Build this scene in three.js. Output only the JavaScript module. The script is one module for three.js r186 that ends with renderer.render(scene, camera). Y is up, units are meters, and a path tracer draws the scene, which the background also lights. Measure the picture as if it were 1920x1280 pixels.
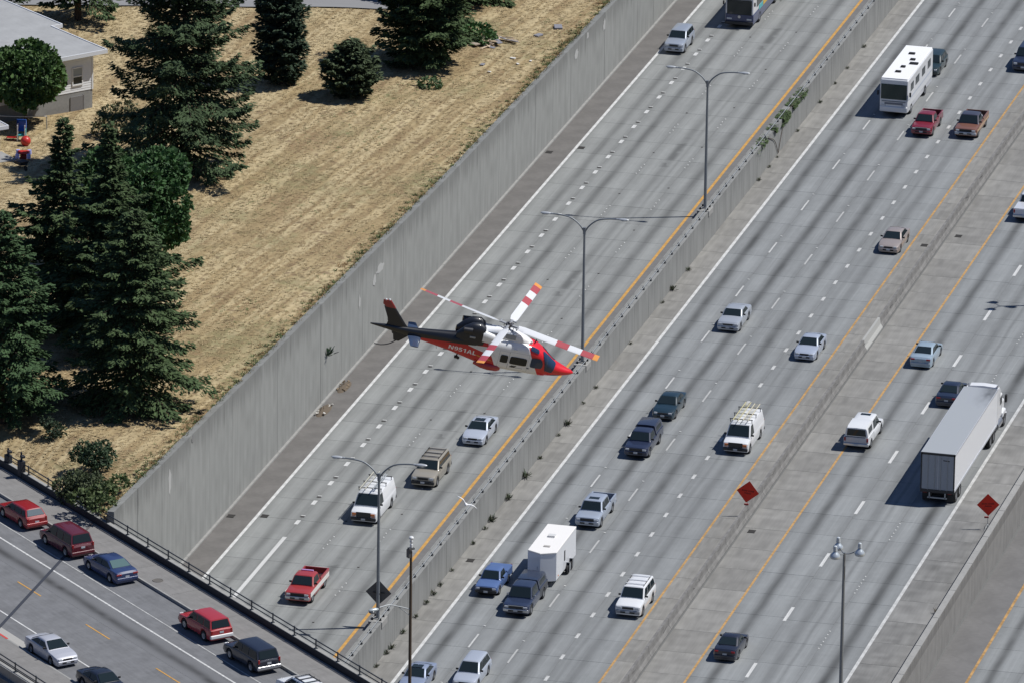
import * as THREE from 'three';
import { mergeGeometries, toCreasedNormals } from 'three/addons/utils/BufferGeometryUtils.js';
import { RoundedBoxGeometry } from 'three/addons/geometries/RoundedBoxGeometry.js';

// ---------------------------------------------------------------- camera, sky, sun, exposure
const scene = new THREE.Scene();
const camera = new THREE.PerspectiveCamera(4.524, 1024 / 682, 5, 9000);
camera.position.set(159.18, 214, 632.31);
camera.matrixAutoUpdate = true;
{
  const r = new THREE.Vector3(0.96858691, 0.01326596, -0.24832121), u = new THREE.Vector3(-0.08965896, 0.95004284, -0.29896465), b = new THREE.Vector3(0.23194973, 0.31183747, 0.92138847);
  camera.quaternion.setFromRotationMatrix(new THREE.Matrix4().makeBasis(r, u, b));
}
const renderer = new THREE.WebGLRenderer({ antialias: true });
renderer.toneMapping = THREE.LinearToneMapping;
renderer.toneMappingExposure = 1.06;
renderer.shadowMap.enabled = true;
renderer.setSize(1024, 682);
const SUN = new THREE.Vector3(0.512, 0.837, -0.193).normalize();
{
  const w = 64, h = 64, d = new Float32Array(w * h * 4);
  for (let j = 0; j < h; j++) for (let i = 0; i < w; i++) {
    const el = ((j + .5) / h - .5) * Math.PI, t = Math.pow(Math.max(0, Math.sin(el)), .5), o = (j * w + i) * 4;
    const up = el > 0;
    d[o] = up ? .5 * (1 - t) + .1 * t : .25; d[o + 1] = up ? .66 * (1 - t) + .25 * t : .28; d[o + 2] = up ? .92 * (1 - t) + .68 * t : .32; d[o + 3] = 1;
  }
  const sky = new THREE.DataTexture(d, w, h, THREE.RGBAFormat, THREE.FloatType);
  sky.mapping = THREE.EquirectangularReflectionMapping; sky.magFilter = sky.minFilter = THREE.LinearFilter; sky.needsUpdate = true;
  scene.background = sky; scene.environment = sky;
  scene.backgroundIntensity = 0.32; scene.environmentIntensity = 0.32;
  const sun = new THREE.DirectionalLight(new THREE.Color(1, .98, .935), 4.35);
  sun.position.copy(SUN).multiplyScalar(300).add(new THREE.Vector3(10, 5, 0)); sun.target.position.set(10, 5, 0);
  sun.castShadow = true; sun.shadow.mapSize.set(4096, 4096);
  Object.assign(sun.shadow.camera, { left: -160, right: 160, top: 160, bottom: -160, near: 10, far: 700 });
  scene.add(sun, sun.target);
}

// ---------------------------------------------------------------- helpers
function rng(s) { return () => { s |= 0; s = s + 0x6D2B79F5 | 0; let t = Math.imul(s ^ s >>> 15, 1 | s); t = t + Math.imul(t ^ t >>> 7, 61 | t) ^ t; return ((t ^ t >>> 14) >>> 0) / 4294967296; }; }
const V = (x, y, z) => new THREE.Vector3(x, y, z);
const lerp = (a, b, t) => a + (b - a) * t, clamp = (x, a, b) => Math.min(b, Math.max(a, x)), sstep = (a, b, x) => { const t = clamp((x - a) / (b - a), 0, 1); return t * t * (3 - 2 * t); };
function interp(pts, x) { if (x <= pts[0][0]) return pts[0][1]; for (let i = 1; i < pts.length; i++) if (x <= pts[i][0]) return lerp(pts[i - 1][1], pts[i][1], (x - pts[i - 1][0]) / (pts[i][0] - pts[i - 1][0])); return pts[pts.length - 1][1]; }
function hash(i, j, s) { let h = Math.imul(i, 374761393) + Math.imul(j, 668265263) + Math.imul(s, 2147483647 ^ 0x5bd1e995) | 0; h = Math.imul(h ^ h >>> 13, 1274126177); return ((h ^ h >>> 16) >>> 0) / 4294967296; }
function noise(x, y, s, px = 0, py = 0) { // value noise, optional periods
  const xi = Math.floor(x), yi = Math.floor(y), fx = x - xi, fy = y - yi, u = fx * fx * (3 - 2 * fx), v = fy * fy * (3 - 2 * fy);
  const m = (a, p) => p ? ((a % p) + p) % p : a;
  const a = hash(m(xi, px), m(yi, py), s), b = hash(m(xi + 1, px), m(yi, py), s), c = hash(m(xi, px), m(yi + 1, py), s), d = hash(m(xi + 1, px), m(yi + 1, py), s);
  return lerp(lerp(a, b, u), lerp(c, d, u), v);
}
const usedNames = {};
function numbered(n) { const k = usedNames[n] = (usedNames[n] ?? -1) + 1; return k ? `${n}_${String(k).padStart(3, '0')}` : n; }
function thing(name, label, category, pos = [0, 0, 0], turn = 0, group) {
  const o = new THREE.Group(); o.name = numbered(name); o.position.set(...pos); o.rotation.y = turn; o.userData = { label, category }; if (group) o.userData.group = group; scene.add(o); return o;
}
function tag(o, label, category, group) { o.userData = { ...o.userData, label, category }; if (group) o.userData.group = group; return o; }
function mesh(name, geo, mat, parent = scene) { const m = new THREE.Mesh(Array.isArray(geo) ? merge(geo) : geo, mat); m.name = parent === scene ? numbered(name) : name; m.castShadow = m.receiveShadow = true; parent.add(m); return m; }
function struct(name) { const g = new THREE.Group(); g.name = numbered(name); g.userData.kind = 'structure'; scene.add(g); return g; }
function norm(g) { const q = g.index ? g.toNonIndexed() : g; for (const k of Object.keys(q.attributes)) if (!['position', 'normal', 'uv'].includes(k)) q.deleteAttribute(k); if (!q.attributes.normal) q.computeVertexNormals(); if (!q.attributes.uv) q.setAttribute('uv', new THREE.Float32BufferAttribute(new Float32Array(q.attributes.position.count * 2), 2)); q.clearGroups(); return q; }
function merge(list) { return mergeGeometries(list.map(norm), false); }
function box(w, h, d, x = 0, y = 0, z = 0, rx = 0, ry = 0, rz = 0) { const g = new THREE.BoxGeometry(w, h, d); if (rx) g.rotateX(rx); if (ry) g.rotateY(ry); if (rz) g.rotateZ(rz); g.translate(x, y, z); return g; }
function rbox(w, h, d, x, y, z, r = .04, seg = 2) { const g = new RoundedBoxGeometry(w, h, d, seg, Math.min(r, w / 2.01, h / 2.01, d / 2.01)); g.translate(x, y, z); return g; }
function cyl(r1, r2, h, x, y, z, seg = 12, ax = 'y') { const g = new THREE.CylinderGeometry(r1, r2, h, seg); if (ax === 'x') g.rotateZ(Math.PI / 2); if (ax === 'z') g.rotateX(Math.PI / 2); g.translate(x, y, z); return g; }
function sph(r, x, y, z, sx = 1, sy = 1, sz = 1, n = 12) { const g = new THREE.SphereGeometry(r, n, Math.max(6, n * .7 | 0)); g.scale(sx, sy, sz); g.translate(x, y, z); return g; }
function bar(a, b, r, seg = 6, r2 = r) { const d = b.clone().sub(a), g = new THREE.CylinderGeometry(r2, r, d.length(), seg); g.translate(0, d.length() / 2, 0); g.applyQuaternion(new THREE.Quaternion().setFromUnitVectors(V(0, 1, 0), d.clone().normalize())); g.translate(a.x, a.y, a.z); return g; }
function tube(pts, r, n = 20, seg = 6) { return new THREE.TubeGeometry(new THREE.CatmullRomCurve3(pts), n, r, seg, false); }
function boxUV(g, s = 1) { // uv in metres by dominant normal
  const q = norm(g), p = q.attributes.position, n = q.attributes.normal, uv = q.attributes.uv;
  for (let i = 0; i < p.count; i++) { const ax = Math.abs(n.getX(i)), ay = Math.abs(n.getY(i)), az = Math.abs(n.getZ(i)); if (ay >= ax && ay >= az) uv.setXY(i, p.getX(i) * s, p.getZ(i) * s); else if (ax >= az) uv.setXY(i, p.getZ(i) * s, p.getY(i) * s); else uv.setXY(i, p.getX(i) * s, p.getY(i) * s); }
  return q;
}
function grid(nu, nv, f, close = false) { // f(u,v) -> Vector3 ; u,v in 0..1
  const pos = [], uv = [], idx = [];
  for (let j = 0; j <= nv; j++) for (let i = 0; i <= nu; i++) { const p = f(i / nu, j / nv); pos.push(p.x, p.y, p.z); uv.push(i / nu, j / nv); }
  for (let j = 0; j < nv; j++) for (let i = 0; i < nu; i++) { const a = j * (nu + 1) + i, b = a + 1, c = a + nu + 1, d = c + 1; idx.push(a, b, d, a, d, c); }
  const g = new THREE.BufferGeometry(); g.setAttribute('position', new THREE.Float32BufferAttribute(pos, 3)); g.setAttribute('uv', new THREE.Float32BufferAttribute(uv, 2)); g.setIndex(idx); g.computeVertexNormals(); return g;
}
function loft(secs, crease = .7, caps = [true, true]) { // secs: array of arrays of [x,y,z]
  const n = secs[0].length, pos = [];
  const tri = (a, b, c) => pos.push(...a, ...b, ...c);
  for (let k = 0; k < secs.length - 1; k++) for (let i = 0; i < n - 1; i++) { const a = secs[k][i], b = secs[k][i + 1], c = secs[k + 1][i + 1], d = secs[k + 1][i]; tri(a, b, c); tri(a, c, d); }
  const cap = (s, flip) => { const c = [0, 1, 2].map(q => s.reduce((t, p) => t + p[q], 0) / n); for (let i = 0; i < n; i++) { const a = s[i], b = s[(i + 1) % n]; flip ? tri(c, b, a) : tri(c, a, b); } };
  if (caps[0]) cap(secs[0], false); if (caps[1]) cap(secs[secs.length - 1], true);
  const g = new THREE.BufferGeometry(); g.setAttribute('position', new THREE.Float32BufferAttribute(pos, 3));
  return toCreasedNormals(g, crease);
}
function panel(pts, t, out) { // slab with the given outline (array of Vector3), pushed out along out, thickness t
  const o = out.clone().normalize(), a = pts.map(p => p.clone().addScaledVector(o, t)), pos = [], push = (...q) => q.forEach(v => pos.push(v.x, v.y, v.z)), n = pts.length;
  for (let i = 1; i < n - 1; i++) { push(a[0], a[i], a[i + 1]); push(pts[0], pts[i + 1], pts[i]); }
  for (let i = 0; i < n; i++) { const j = (i + 1) % n; push(pts[i], pts[j], a[j], pts[i], a[j], a[i]); }
  const g = new THREE.BufferGeometry(); g.setAttribute('position', new THREE.Float32BufferAttribute(pos, 3)); g.computeVertexNormals(); return g;
}
function extr(shapePts, depth, bevel = 0) { const s = new THREE.Shape(shapePts.map(p => new THREE.Vector2(...p))); return new THREE.ExtrudeGeometry(s, { depth, bevelEnabled: bevel > 0, bevelSize: bevel, bevelThickness: bevel, bevelSegments: 1 }); }
function dataTex(w, h, f, srgb = true) {
  const d = new Uint8Array(w * h * 4);
  for (let j = 0; j < h; j++) for (let i = 0; i < w; i++) { const c = f(i / w, j / h), o = (j * w + i) * 4; for (let k = 0; k < 3; k++) { const v = clamp(c[k], 0, 1); d[o + k] = 255 * (srgb ? Math.pow(v, 1 / 2.2) : v); } d[o + 3] = 255; }
  const t = new THREE.DataTexture(d, w, h); t.wrapS = t.wrapT = THREE.RepeatWrapping; t.magFilter = THREE.LinearFilter; t.minFilter = THREE.LinearMipmapLinearFilter; t.generateMipmaps = true; if (srgb) t.colorSpace = THREE.SRGBColorSpace; t.anisotropy = 8; t.needsUpdate = true; return t;
}
const std = (c, r = .85, o = {}) => new THREE.MeshStandardMaterial({ color: Array.isArray(c) ? new THREE.Color().setRGB(...c) : c, roughness: r, ...o });
const paint = (c, o = {}) => new THREE.MeshPhysicalMaterial({ color: Array.isArray(c) ? new THREE.Color().setRGB(...c) : c, roughness: .42, metalness: .0, clearcoat: .9, clearcoatRoughness: .08, ...o });
const M = {
  glass: new THREE.MeshPhysicalMaterial({ color: new THREE.Color().setRGB(.016, .024, .027), roughness: .06, specularIntensity: .9, ior: 1.5 }),
  tyre: std([.018, .018, .019], .9), rim: std([.42, .43, .45], .35, { metalness: .7 }), darkRim: std([.06, .06, .065], .5),
  black: std([.012, .012, .014], .6), trim: std([.03, .03, .033], .55), chrome: std([.56, .57, .59], .36, { metalness: .9 }), under: std([.015, .015, .015], .95),
  head: new THREE.MeshPhysicalMaterial({ color: new THREE.Color().setRGB(.55, .57, .6), roughness: .15, clearcoat: 1 }), amber: std([.6, .16, .02], .35), red: std([.3, .01, .012], .3), plate: std([.5, .52, .55], .6),
  steel: std([.23, .25, .27], .5, { metalness: .35 }), galv: std([.4, .42, .43], .5, { metalness: .3 }), white: std([.72, .72, .72], .55), yellowPaint: std([.58, .3, .055], .8), whitePaint: std([.58, .58, .56], .8),
  wood: std([.085, .06, .04], .95)
};

// ---------------------------------------------------------------- surface textures (colour of the matter only)
const ZP = 4.6; // slab length
function laneTex(seed, base, oil, o = {}) { // one lane wide, eight slabs long; oil drip down the middle of the lane, rubber and grime toward the lines
  const c0 = o.c ?? .47, wd = o.w ?? .115, bl = o.blots ?? [];
  return dataTex(128, 1024, (u, v) => {
    const along = noise(u * 26, v * 5, seed, 0, 5), along2 = noise(u * 60, v * 16, seed + 1, 0, 16), fine = hash(u * 128 | 0, v * 1024 | 0, seed + 2), mid = noise(u * 9, v * 80, seed + 3, 0, 80), patch = noise(u * 3, v * 17, seed + 5, 0, 17), slab = hash(Math.floor(v * 8), 3, seed + 6);
    const wob = (noise(0, v * 10, seed + 4, 0, 10) - .5) * .022, d = u - c0 - wob;
    let k = Math.exp(-Math.pow(d / wd, 2)) * (.66 + .55 * patch) + Math.exp(-Math.pow(d / (wd * 2.1), 2)) * .3; if (o.twin) k = k * .6 + .45 * Math.exp(-Math.pow((u - o.twin - wob) / .05, 2)) * (.6 + .7 * patch);
    let q = k * oil; for (const [bv, bs] of bl) q = Math.max(q, .6 * Math.exp(-Math.pow((u - c0) / .13, 2)) * sstep(.25, .75, noise(u * 7, v * 60, seed + 7, 0, 60) + .5 * Math.exp(-Math.pow((v - bv) / bs, 2)) - .2) * Math.exp(-Math.pow((v - bv) / bs, 4)));
    const e = Math.exp(-Math.pow(Math.min(u, 1 - u) / .15, 2)) * .24;
    const m = (1 - Math.min(.8, q)) * (1 - e) * (.9 + .1 * along + .07 * (along2 - .5) + .07 * (mid - .5) + .1 * (patch - .5) + .08 * (fine - .5) + .11 * (slab - .5));
    return base.map(c => c * m);
  });
}
function plainTex(seed, base, amp = .16, n = 512, streak = 0) {
  return dataTex(n, n, (u, v) => {
    const a = noise(u * 8, v * 8, seed, 8, 8), b = noise(u * 33, v * 33, seed + 1, 33, 33), c = hash(u * n | 0, v * n | 0, seed + 2), s = noise(u * 3, v * 60, seed + 3, 3, 60), s2 = noise(u * 6, v * 24, seed + 7, 6, 24);
    const k = 1 + amp * ((a - .5) + .6 * (b - .5) + .5 * (c - .5)) + streak * ((s - .5) + (s2 - .5));
    return base.map(q => q * k);
  });
}
function wallTex(seed, base) { // board-marked concrete with long vertical runs of dirt; u = 6 m along, v = 6 m up
  return dataTex(512, 512, (u, v) => {
    const tp = sstep(.04, .2, v + .12 * (noise(u * 30, v * 3, seed + 9, 30) - .5) + .1 * (noise(u * 7, 1, seed + 8, 7) - .5)), st = noise(u * 40, v * 2, seed, 40, 2), st2 = noise(u * 90, v * 3, seed + 1, 90, 3), st3 = noise(u * 13, v * 1.5 + 7, seed + 2, 13, 0), f = hash(u * 512 | 0, v * 512 | 0, seed + 3), b = noise(u * 9, v * 9, seed + 4, 9, 9);
    const run = Math.pow(noise(u * 24, v * 1.2, seed + 6, 24, 0), 3) * .28;
    const k = (.93 + .03 * (st - .5) + .025 * (st2 - .5) + .06 * (st3 - .5) + .1 * (f - .5) + .16 * (b - .5) + .06 - run * .45) * (.74 + .26 * tp);
    return [base[0] * k, base[1] * k, base[2] * k * 1.0];
  });
}
const LB = [.278, .285, .278], MB = [.268, .279, .283], lm = (...a) => [new THREE.MeshStandardMaterial({ map: laneTex(...a), roughness: .9 })];
const laneL = [lm(11, LB, .34, { c: .6 }), lm(22, LB, .4, { c: .44 }), lm(33, LB, .44, { c: .5, twin: .72, blots: [[.2, .16]] }), lm(44, LB, .38, { c: .47, w: .13 })];
const laneM = [lm(55, MB, .52, { c: .42 }), lm(66, MB, .5, { c: .52 }), lm(77, MB, .46, { c: .47, w: .13 }), lm(88, MB, .48, { c: .45, twin: .2 })];
const laneR = [lm(99, MB, .46, { c: .42, w: .09 }), lm(111, MB, .5, { c: .4, twin: .66 }), lm(122, MB, .54, { c: .55, w: .13 })];
const shoulderTex = plainTex(71, [.222, .216, .203], .2, 512, .2), shoulderTex2 = plainTex(75, [.2, .197, .19], .2, 512, .28);
const shoulderMats = [1, .94, 1.05].map(k => new THREE.MeshStandardMaterial({ map: shoulderTex, color: new THREE.Color().setRGB(k, k, k), roughness: .92 }));
const shoulderMats2 = [1, .93, 1.06].map(k => new THREE.MeshStandardMaterial({ map: shoulderTex2, color: new THREE.Color().setRGB(k, k, k), roughness: .92 }));
const asphalt = new THREE.MeshStandardMaterial({ map: plainTex(81, [.142, .134, .127], .22), roughness: .95 });
const asphaltGrey = new THREE.MeshStandardMaterial({ map: plainTex(83, [.152, .148, .146], .2), roughness: .95 });
const seal = std([.14, .142, .14], .9);
const wallMats = [21, 22, 23].map(i => new THREE.MeshStandardMaterial({ map: wallTex(i * 7, [.278, .282, .27]), roughness: .93, bumpScale: .02 }));
const wallMats2 = [24, 25].map(i => new THREE.MeshStandardMaterial({ map: wallTex(i * 7, [.245, .247, .24]), roughness: .93 }));
const wallMats3 = [27, 28].map(i => new THREE.MeshStandardMaterial({ map: wallTex(i * 7, [.22, .214, .206]), roughness: .93 }));
const capMat = new THREE.MeshStandardMaterial({ map: plainTex(91, [.3, .296, .284], .2), roughness: .92 });
const jerseyMat = new THREE.MeshStandardMaterial({ map: plainTex(95, [.185, .18, .174], .3, 512, .25), roughness: .93 });

// ---------------------------------------------------------------- carriageways
const Z0 = -170, Z1 = 142;
const slabGeos = [];
for (let k = 0; k < 8; k++) for (const fl of [1]) {
  const g = norm(new THREE.BoxGeometry(1, .14, ZP - .03)); const p = g.attributes.position, uv = g.attributes.uv;
  for (let i = 0; i < p.count; i++) uv.setXY(i, p.getX(i) + .5, (p.getZ(i) / ZP * fl + k + .5) / 8);
  slabGeos.push(g);
}
const shGeo = norm(new THREE.BoxGeometry(1, .14, ZP - .06));
const R0 = rng(5);
function strip(parent, x0, x1, y, mats, z0, z1, isLane, seed, w = .02) {
  let k = 0;
  for (let z = z0; z < z1; z += ZP, k++) {
    const m = mesh('concrete_slab', isLane ? slabGeos[k % 8] : slabGeos[(k * 3 + seed) % 8], mats[Math.floor(R0() * mats.length)], parent);
    m.scale.x = x1 - x0 - w; m.position.set((x0 + x1) / 2, y - .07 - (R0() * .004), z + ZP / 2); m.castShadow = false;
  }
}
function bedding(parent, x0, x1, y) { const m = mesh('joint_sealant', box(x1 - x0, .3, Z1 - Z0, (x0 + x1) / 2, y - .16, (Z0 + Z1) / 2), seal, parent); return m; }
const LY = 2.0;
const roadL = struct('southbound_road'), roadM = struct('centre_road'), roadR = struct('northbound_road'), roadX = struct('lower_road');
bedding(roadL, -8.9, 8.4, LY - .01);
[[-6.35, -3.1], [-3.1, .3], [.3, 3.85], [3.85, 7.2]].forEach(([a, b], i) => strip(roadL, a, b, LY, laneL[i], -128, 118, true, i));
mesh('asphalt_shoulder', boxUV(box(2.5, .14, Z1 - Z0, -7.62, LY - .072, (Z0 + Z1) / 2), .12), asphalt, roadL);
mesh('asphalt_shoulder', boxUV(box(1.16, .14, Z1 - Z0, 7.8, LY - .072, (Z0 + Z1) / 2), .12), asphaltGrey, roadL);
bedding(roadM, 8.9, 27.4, -.01); bedding(roadR, 27.4, 45.6, -.01);
strip(roadM, 9.0, 11.1, 0, shoulderMats, -138, 118, false, 1);
[[11.1, 14.45], [14.45, 17.95], [17.95, 21.4], [21.4, 25.2]].forEach(([a, b], i) => strip(roadM, a, b, 0, laneM[i], -138 + (i % 2) * .3, 118, true, i + 1));
strip(roadM, 25.2, 26.9, 0, shoulderMats, -120, 118, false, 2);
strip(roadR, 27.7, 31, 0, shoulderMats, -100, 118, false, 3);
[[31, 35], [35, 38.65], [38.65, 42]].forEach(([a, b], i) => strip(roadR, a, b, 0, laneR[i], -100 + (i % 2) * .4, 118, true, i));
strip(roadR, 42, 45.6, 0, shoulderMats2, -60, 118, false, 2);
bedding(roadX, 46, 66, -2.41);
mesh('asphalt_shoulder', boxUV(box(2.7, .14, Z1 - Z0, 47.6, -2.472, (Z0 + Z1) / 2), .12), asphaltGrey, roadX);
[[49, 52.6], [52.6, 56.2], [56.2, 60]].forEach(([a, b], i) => strip(roadX, a, b, -2.4, laneR[i], -40, 100, true, i));

// painted markings, each stroke a sheet of its own
const strokeGeo = norm(new THREE.BoxGeometry(1, .006, 1));
function stroke(parent, name, x, z, y, w, l, mat) { const m = mesh(name, strokeGeo, mat, parent); m.scale.set(w, 1, l); m.position.set(x, y + .004, z); m.castShadow = false; return m; }
const wp = [1, .88, .74].map(k => new THREE.MeshStandardMaterial({ map: plainTex(101 + k * 10 | 0, [.55 * k, .55 * k, .54 * k], .35, 256), roughness: .8 }));
const yp = new THREE.MeshStandardMaterial({ map: plainTex(107, [.5, .275, .065], .3, 256), roughness: .8 }), ypWorn = new THREE.MeshStandardMaterial({ map: plainTex(108, [.4, .235, .085], .5, 256), roughness: .85 });
const stripeUV = (w, x, y) => { const g = boxUV(box(w, .006, Z1 - Z0, x, y + .004, (Z0 + Z1) / 2), .4); return g; };
mesh('edge_line', stripeUV(.24, -6.35, LY), wp[0], roadL); mesh('edge_line', stripeUV(.24, 7.2, LY), yp, roadL);
mesh('edge_line', stripeUV(.24, 11.1, 0), wp[0], roadM); mesh('edge_line', stripeUV(.17, 25.2, 0), ypWorn, roadM);
mesh('edge_line', stripeUV(.17, 31, 0), ypWorn, roadR); mesh('edge_line', stripeUV(.24, 42, 0), wp[1], roadR); mesh('edge_line', stripeUV(.2, 49.05, -2.4), ypWorn, roadX);
const buttonGeo = norm(new THREE.CylinderGeometry(.045, .07, .03, 8)), blockGeo = norm(rbox(.16, .035, .12, 0, 0, 0, .012, 1));
const btnMat = std([.6, .6, .58], .6), blockMat = std([.07, .065, .06], .7);
for (let z = 51.9 - 4.6 * 38; z < 54; z += 4.6) { stroke(roadL, 'lane_dash', -3.1, z, LY, .3, .95, wp[0]); const b = mesh('lane_reflector', blockGeo, blockMat, roadL); b.position.set(-3.08, LY + .018, z - 1.25); b.scale.set(2.1, 1, 1.6); const c = mesh('lane_reflector', blockGeo, btnMat, roadL); c.position.set(-3.08, LY + .018, z - 1.5); c.scale.set(2.0, 1, 1); }
stroke(roadL, 'solid_lane_line', -3.1, 90, LY, .3, 69.4, wp[0]);
for (const [x, off] of [[.3, 20.3], [3.85, 17.6]]) for (let z = off - 12.2 * 12; z < 130; z += 12.2) {
  const g = []; for (let k = 0; k < 4; k++) { const q = buttonGeo.clone(); q.translate(x + (k % 2 ? .03 : -.03), LY + .015, z - .9 * k); g.push(q); }
  mesh('raised_lane_buttons', g, btnMat, roadL); const b = mesh('lane_reflector', blockGeo, blockMat, roadL); b.position.set(x, LY + .018, z - 6.2);
}
for (let z = -30.1 - 12.2 * 9; z < 125; z += 12.2) { stroke(roadM, 'lane_dash', 14.45, z, 0, .13, 2.9, wp[1]); stroke(roadM, 'lane_dash', 17.95, z - 9.9 + 12.2, 0, .13, 2.9, wp[2]); stroke(roadR, 'lane_dash', 35, z + .3, 0, .24, 3.05, wp[0]);
  const g = []; for (let k = 0; k < 6; k++) { const q = buttonGeo.clone(); q.translate(38.65, .015, z + 3 + k * .75); g.push(q); } mesh('raised_lane_buttons', g, btnMat, roadR);
  const b = mesh('lane_reflector', blockGeo, btnMat, roadM); b.position.set(14.45, .018, z - 3.2); const b2 = mesh('lane_reflector', blockGeo, btnMat, roadM); b2.position.set(17.95, .018, z + 2.3 - 3.2); }
for (let z = -27 - 4.57 * 26; z < 125; z += 4.57) stroke(roadM, 'lane_dash', 21.4, z, 0, .24, 1.0, wp[1]);
// drains set in the pavement
const drainMat = std([.03, .028, .026], .8);
for (const [x, z, y, p] of [[-5.9, -46.5, LY, roadL], [-8.2, -44.5, LY, roadL], [-5.8, 51.3, LY, roadL], [-8.2, 52, LY, roadL], [26.3, -34.3, 0, roadM], [28.5, -37.6, 0, roadR], [28.4, 38.8, 0, roadR], [9.9, 51, 0, roadM]]) {
  const g = [box(.56, .02, .07, 0, 0, -.3), box(.56, .02, .07, 0, 0, .3)]; for (let k = -3; k <= 3; k++) g.push(box(.04, .02, .6, k * .08, 0, 0)); g.push(box(.54, .008, .6, 0, -.004, 0));
  const d = mesh('drain_grate', g, drainMat, p); d.position.set(x, y + .014, z);
}

// ---------------------------------------------------------------- walls
const topPts = [[-170, 6.6], [-120, 7.2], [-70, 8.2], [-34, 8.7], [-16, 8.95], [43, 10.5], [80, 11.6]];
const WEND = 79.75, wallTop = z => z > WEND ? 8.4 : interp(topPts, z); // the wall steps down where the bridge deck passes over it
{
  const w = thing('retaining_wall', 'tall grey concrete retaining wall below the dry grass field', 'wall', [0, 0, 0]);
  const PL = 6.1; let k = 0; const r = rng(3);
  const cuts = []; for (let z = Z0; z < Z1; z += PL) cuts.push(z); cuts.push(WEND + .006, Z1); cuts.sort((p, q) => p - q);
  for (; k < cuts.length - 1; k++) {
    const za = cuts[k] + .012, zb = cuts[k + 1] - .012, ya = wallTop(za), yb = wallTop(zb), x0 = -9.3, x1 = -8.8 + r() * .02;
    const pos = [], uv = []; const P = [[x1, LY - .4, za], [x1, LY - .4, zb], [x1, yb, zb], [x1, ya, za], [x0, LY - .4, za], [x0, LY - .4, zb], [x0, yb, zb], [x0, ya, za]];
    const off = r();
    for (const f of [[1, 0, 3, 2], [4, 5, 6, 7], [0, 4, 7, 3], [5, 1, 2, 6], [2, 3, 7, 6]]) for (const i of [0, 1, 2, 0, 2, 3]) { const q = P[f[i]]; pos.push(...q); uv.push((q[2] - za) / 6 + off + q[0] * .2, (wallTop(q[2]) - q[1]) / 10.5 + .01); }
    const g = new THREE.BufferGeometry(); g.setAttribute('position', new THREE.Float32BufferAttribute(pos, 3)); g.setAttribute('uv', new THREE.Float32BufferAttribute(uv, 2)); g.computeVertexNormals();
    mesh('wall_panel', g, wallMats[k % 3], w);
  }
  // backing seen in the joints, coping and the kerb at its foot
  const gb = grid(50, 1, (u, v) => { const z = lerp(Z0, WEND - .1, u); return V(-8.86, v ? wallTop(z) - .03 : LY - .3, z); }); mesh('joint_filler', gb, std([.2, .2, .19], .95), w);
  const kerb = []; for (let z = Z0; z < Z1; z += 12.2) kerb.push(box(.2, .12, 12.17, -8.68, LY + .06, z + 6.1)); mesh('foot_kerb', boxUV(merge(kerb), .3), capMat, w);
  const patchMat = std([.4, .4, .39], .9), patchMat2 = std([.2, .198, .195], .9);
  const blob = (z, y, a, b, m, s) => { const rr = rng(s), pts = []; for (let i = 0; i < 14; i++) { const t = i / 14 * Math.PI * 2, q = .65 + .5 * rr(); pts.push(V(-8.772, y + Math.sin(t) * b * q, z + Math.cos(t) * a * q)); } return mesh('paint_patch', panel(pts.reverse(), .004, V(1, 0, 0)), m, w); };
  blob(8, 7.7, 1.3, .35, patchMat, 1); blob(9.6, 7.2, .5, .5, patchMat, 2); blob(-66, 7.2, .5, .6, patchMat, 3); blob(-56, 7.4, .6, .5, patchMat, 4); blob(-60, 7.9, .4, .3, patchMat, 7); blob(66, 9.2, .4, 1.1, patchMat, 8); blob(60, 10.6, .4, .3, patchMat2, 9); blob(14, 6.8, .3, .6, patchMat, 12);
}
{
  const rp = std([.05, .055, .065], .6, { metalness: .3 });
  const w = thing('centre_wall', 'grey concrete wall with low parapet between the two roadways', 'wall');
  const PL = 4.88; let k = 0; const r = rng(9);
  for (let z = Z0; z < Z1; z += PL, k++) { const g = boxUV(box(.7, 2.95, PL - .04, 8.65, 1.175, z + PL / 2), 1 / 6); const uv = g.attributes.uv, o = r(); for (let i = 0; i < uv.count; i++) uv.setXY(i, uv.getX(i) + o, .25 - uv.getY(i) * .3); mesh('wall_panel', g, wallMats2[k % 2], w); }
  mesh('joint_filler', box(.6, 2.8, Z1 - Z0, 8.65, 1.17, (Z0 + Z1) / 2), std([.12, .12, .12], .95), w);
  const postG = merge([box(.14, .24, .16, 0, .12, 0), box(.2, .03, .3, 0, .015, 0)]);
  for (let z = Z0 + 1; z < Z1; z += 2.44) { const m = mesh('rail_post', postG, rp, w); m.position.set(8.78, 2.65, z); }
  mesh('pipe_rail', [cyl(.026, .026, Z1 - Z0, 8.86, 2.93, (Z0 + Z1) / 2, 8, 'z')], M.galv, w);
  mesh('parapet_coping', boxUV(box(.1, .04, Z1 - Z0, 8.36, 2.67, (Z0 + Z1) / 2), .3), wallMats2[0], w);
}
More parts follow.
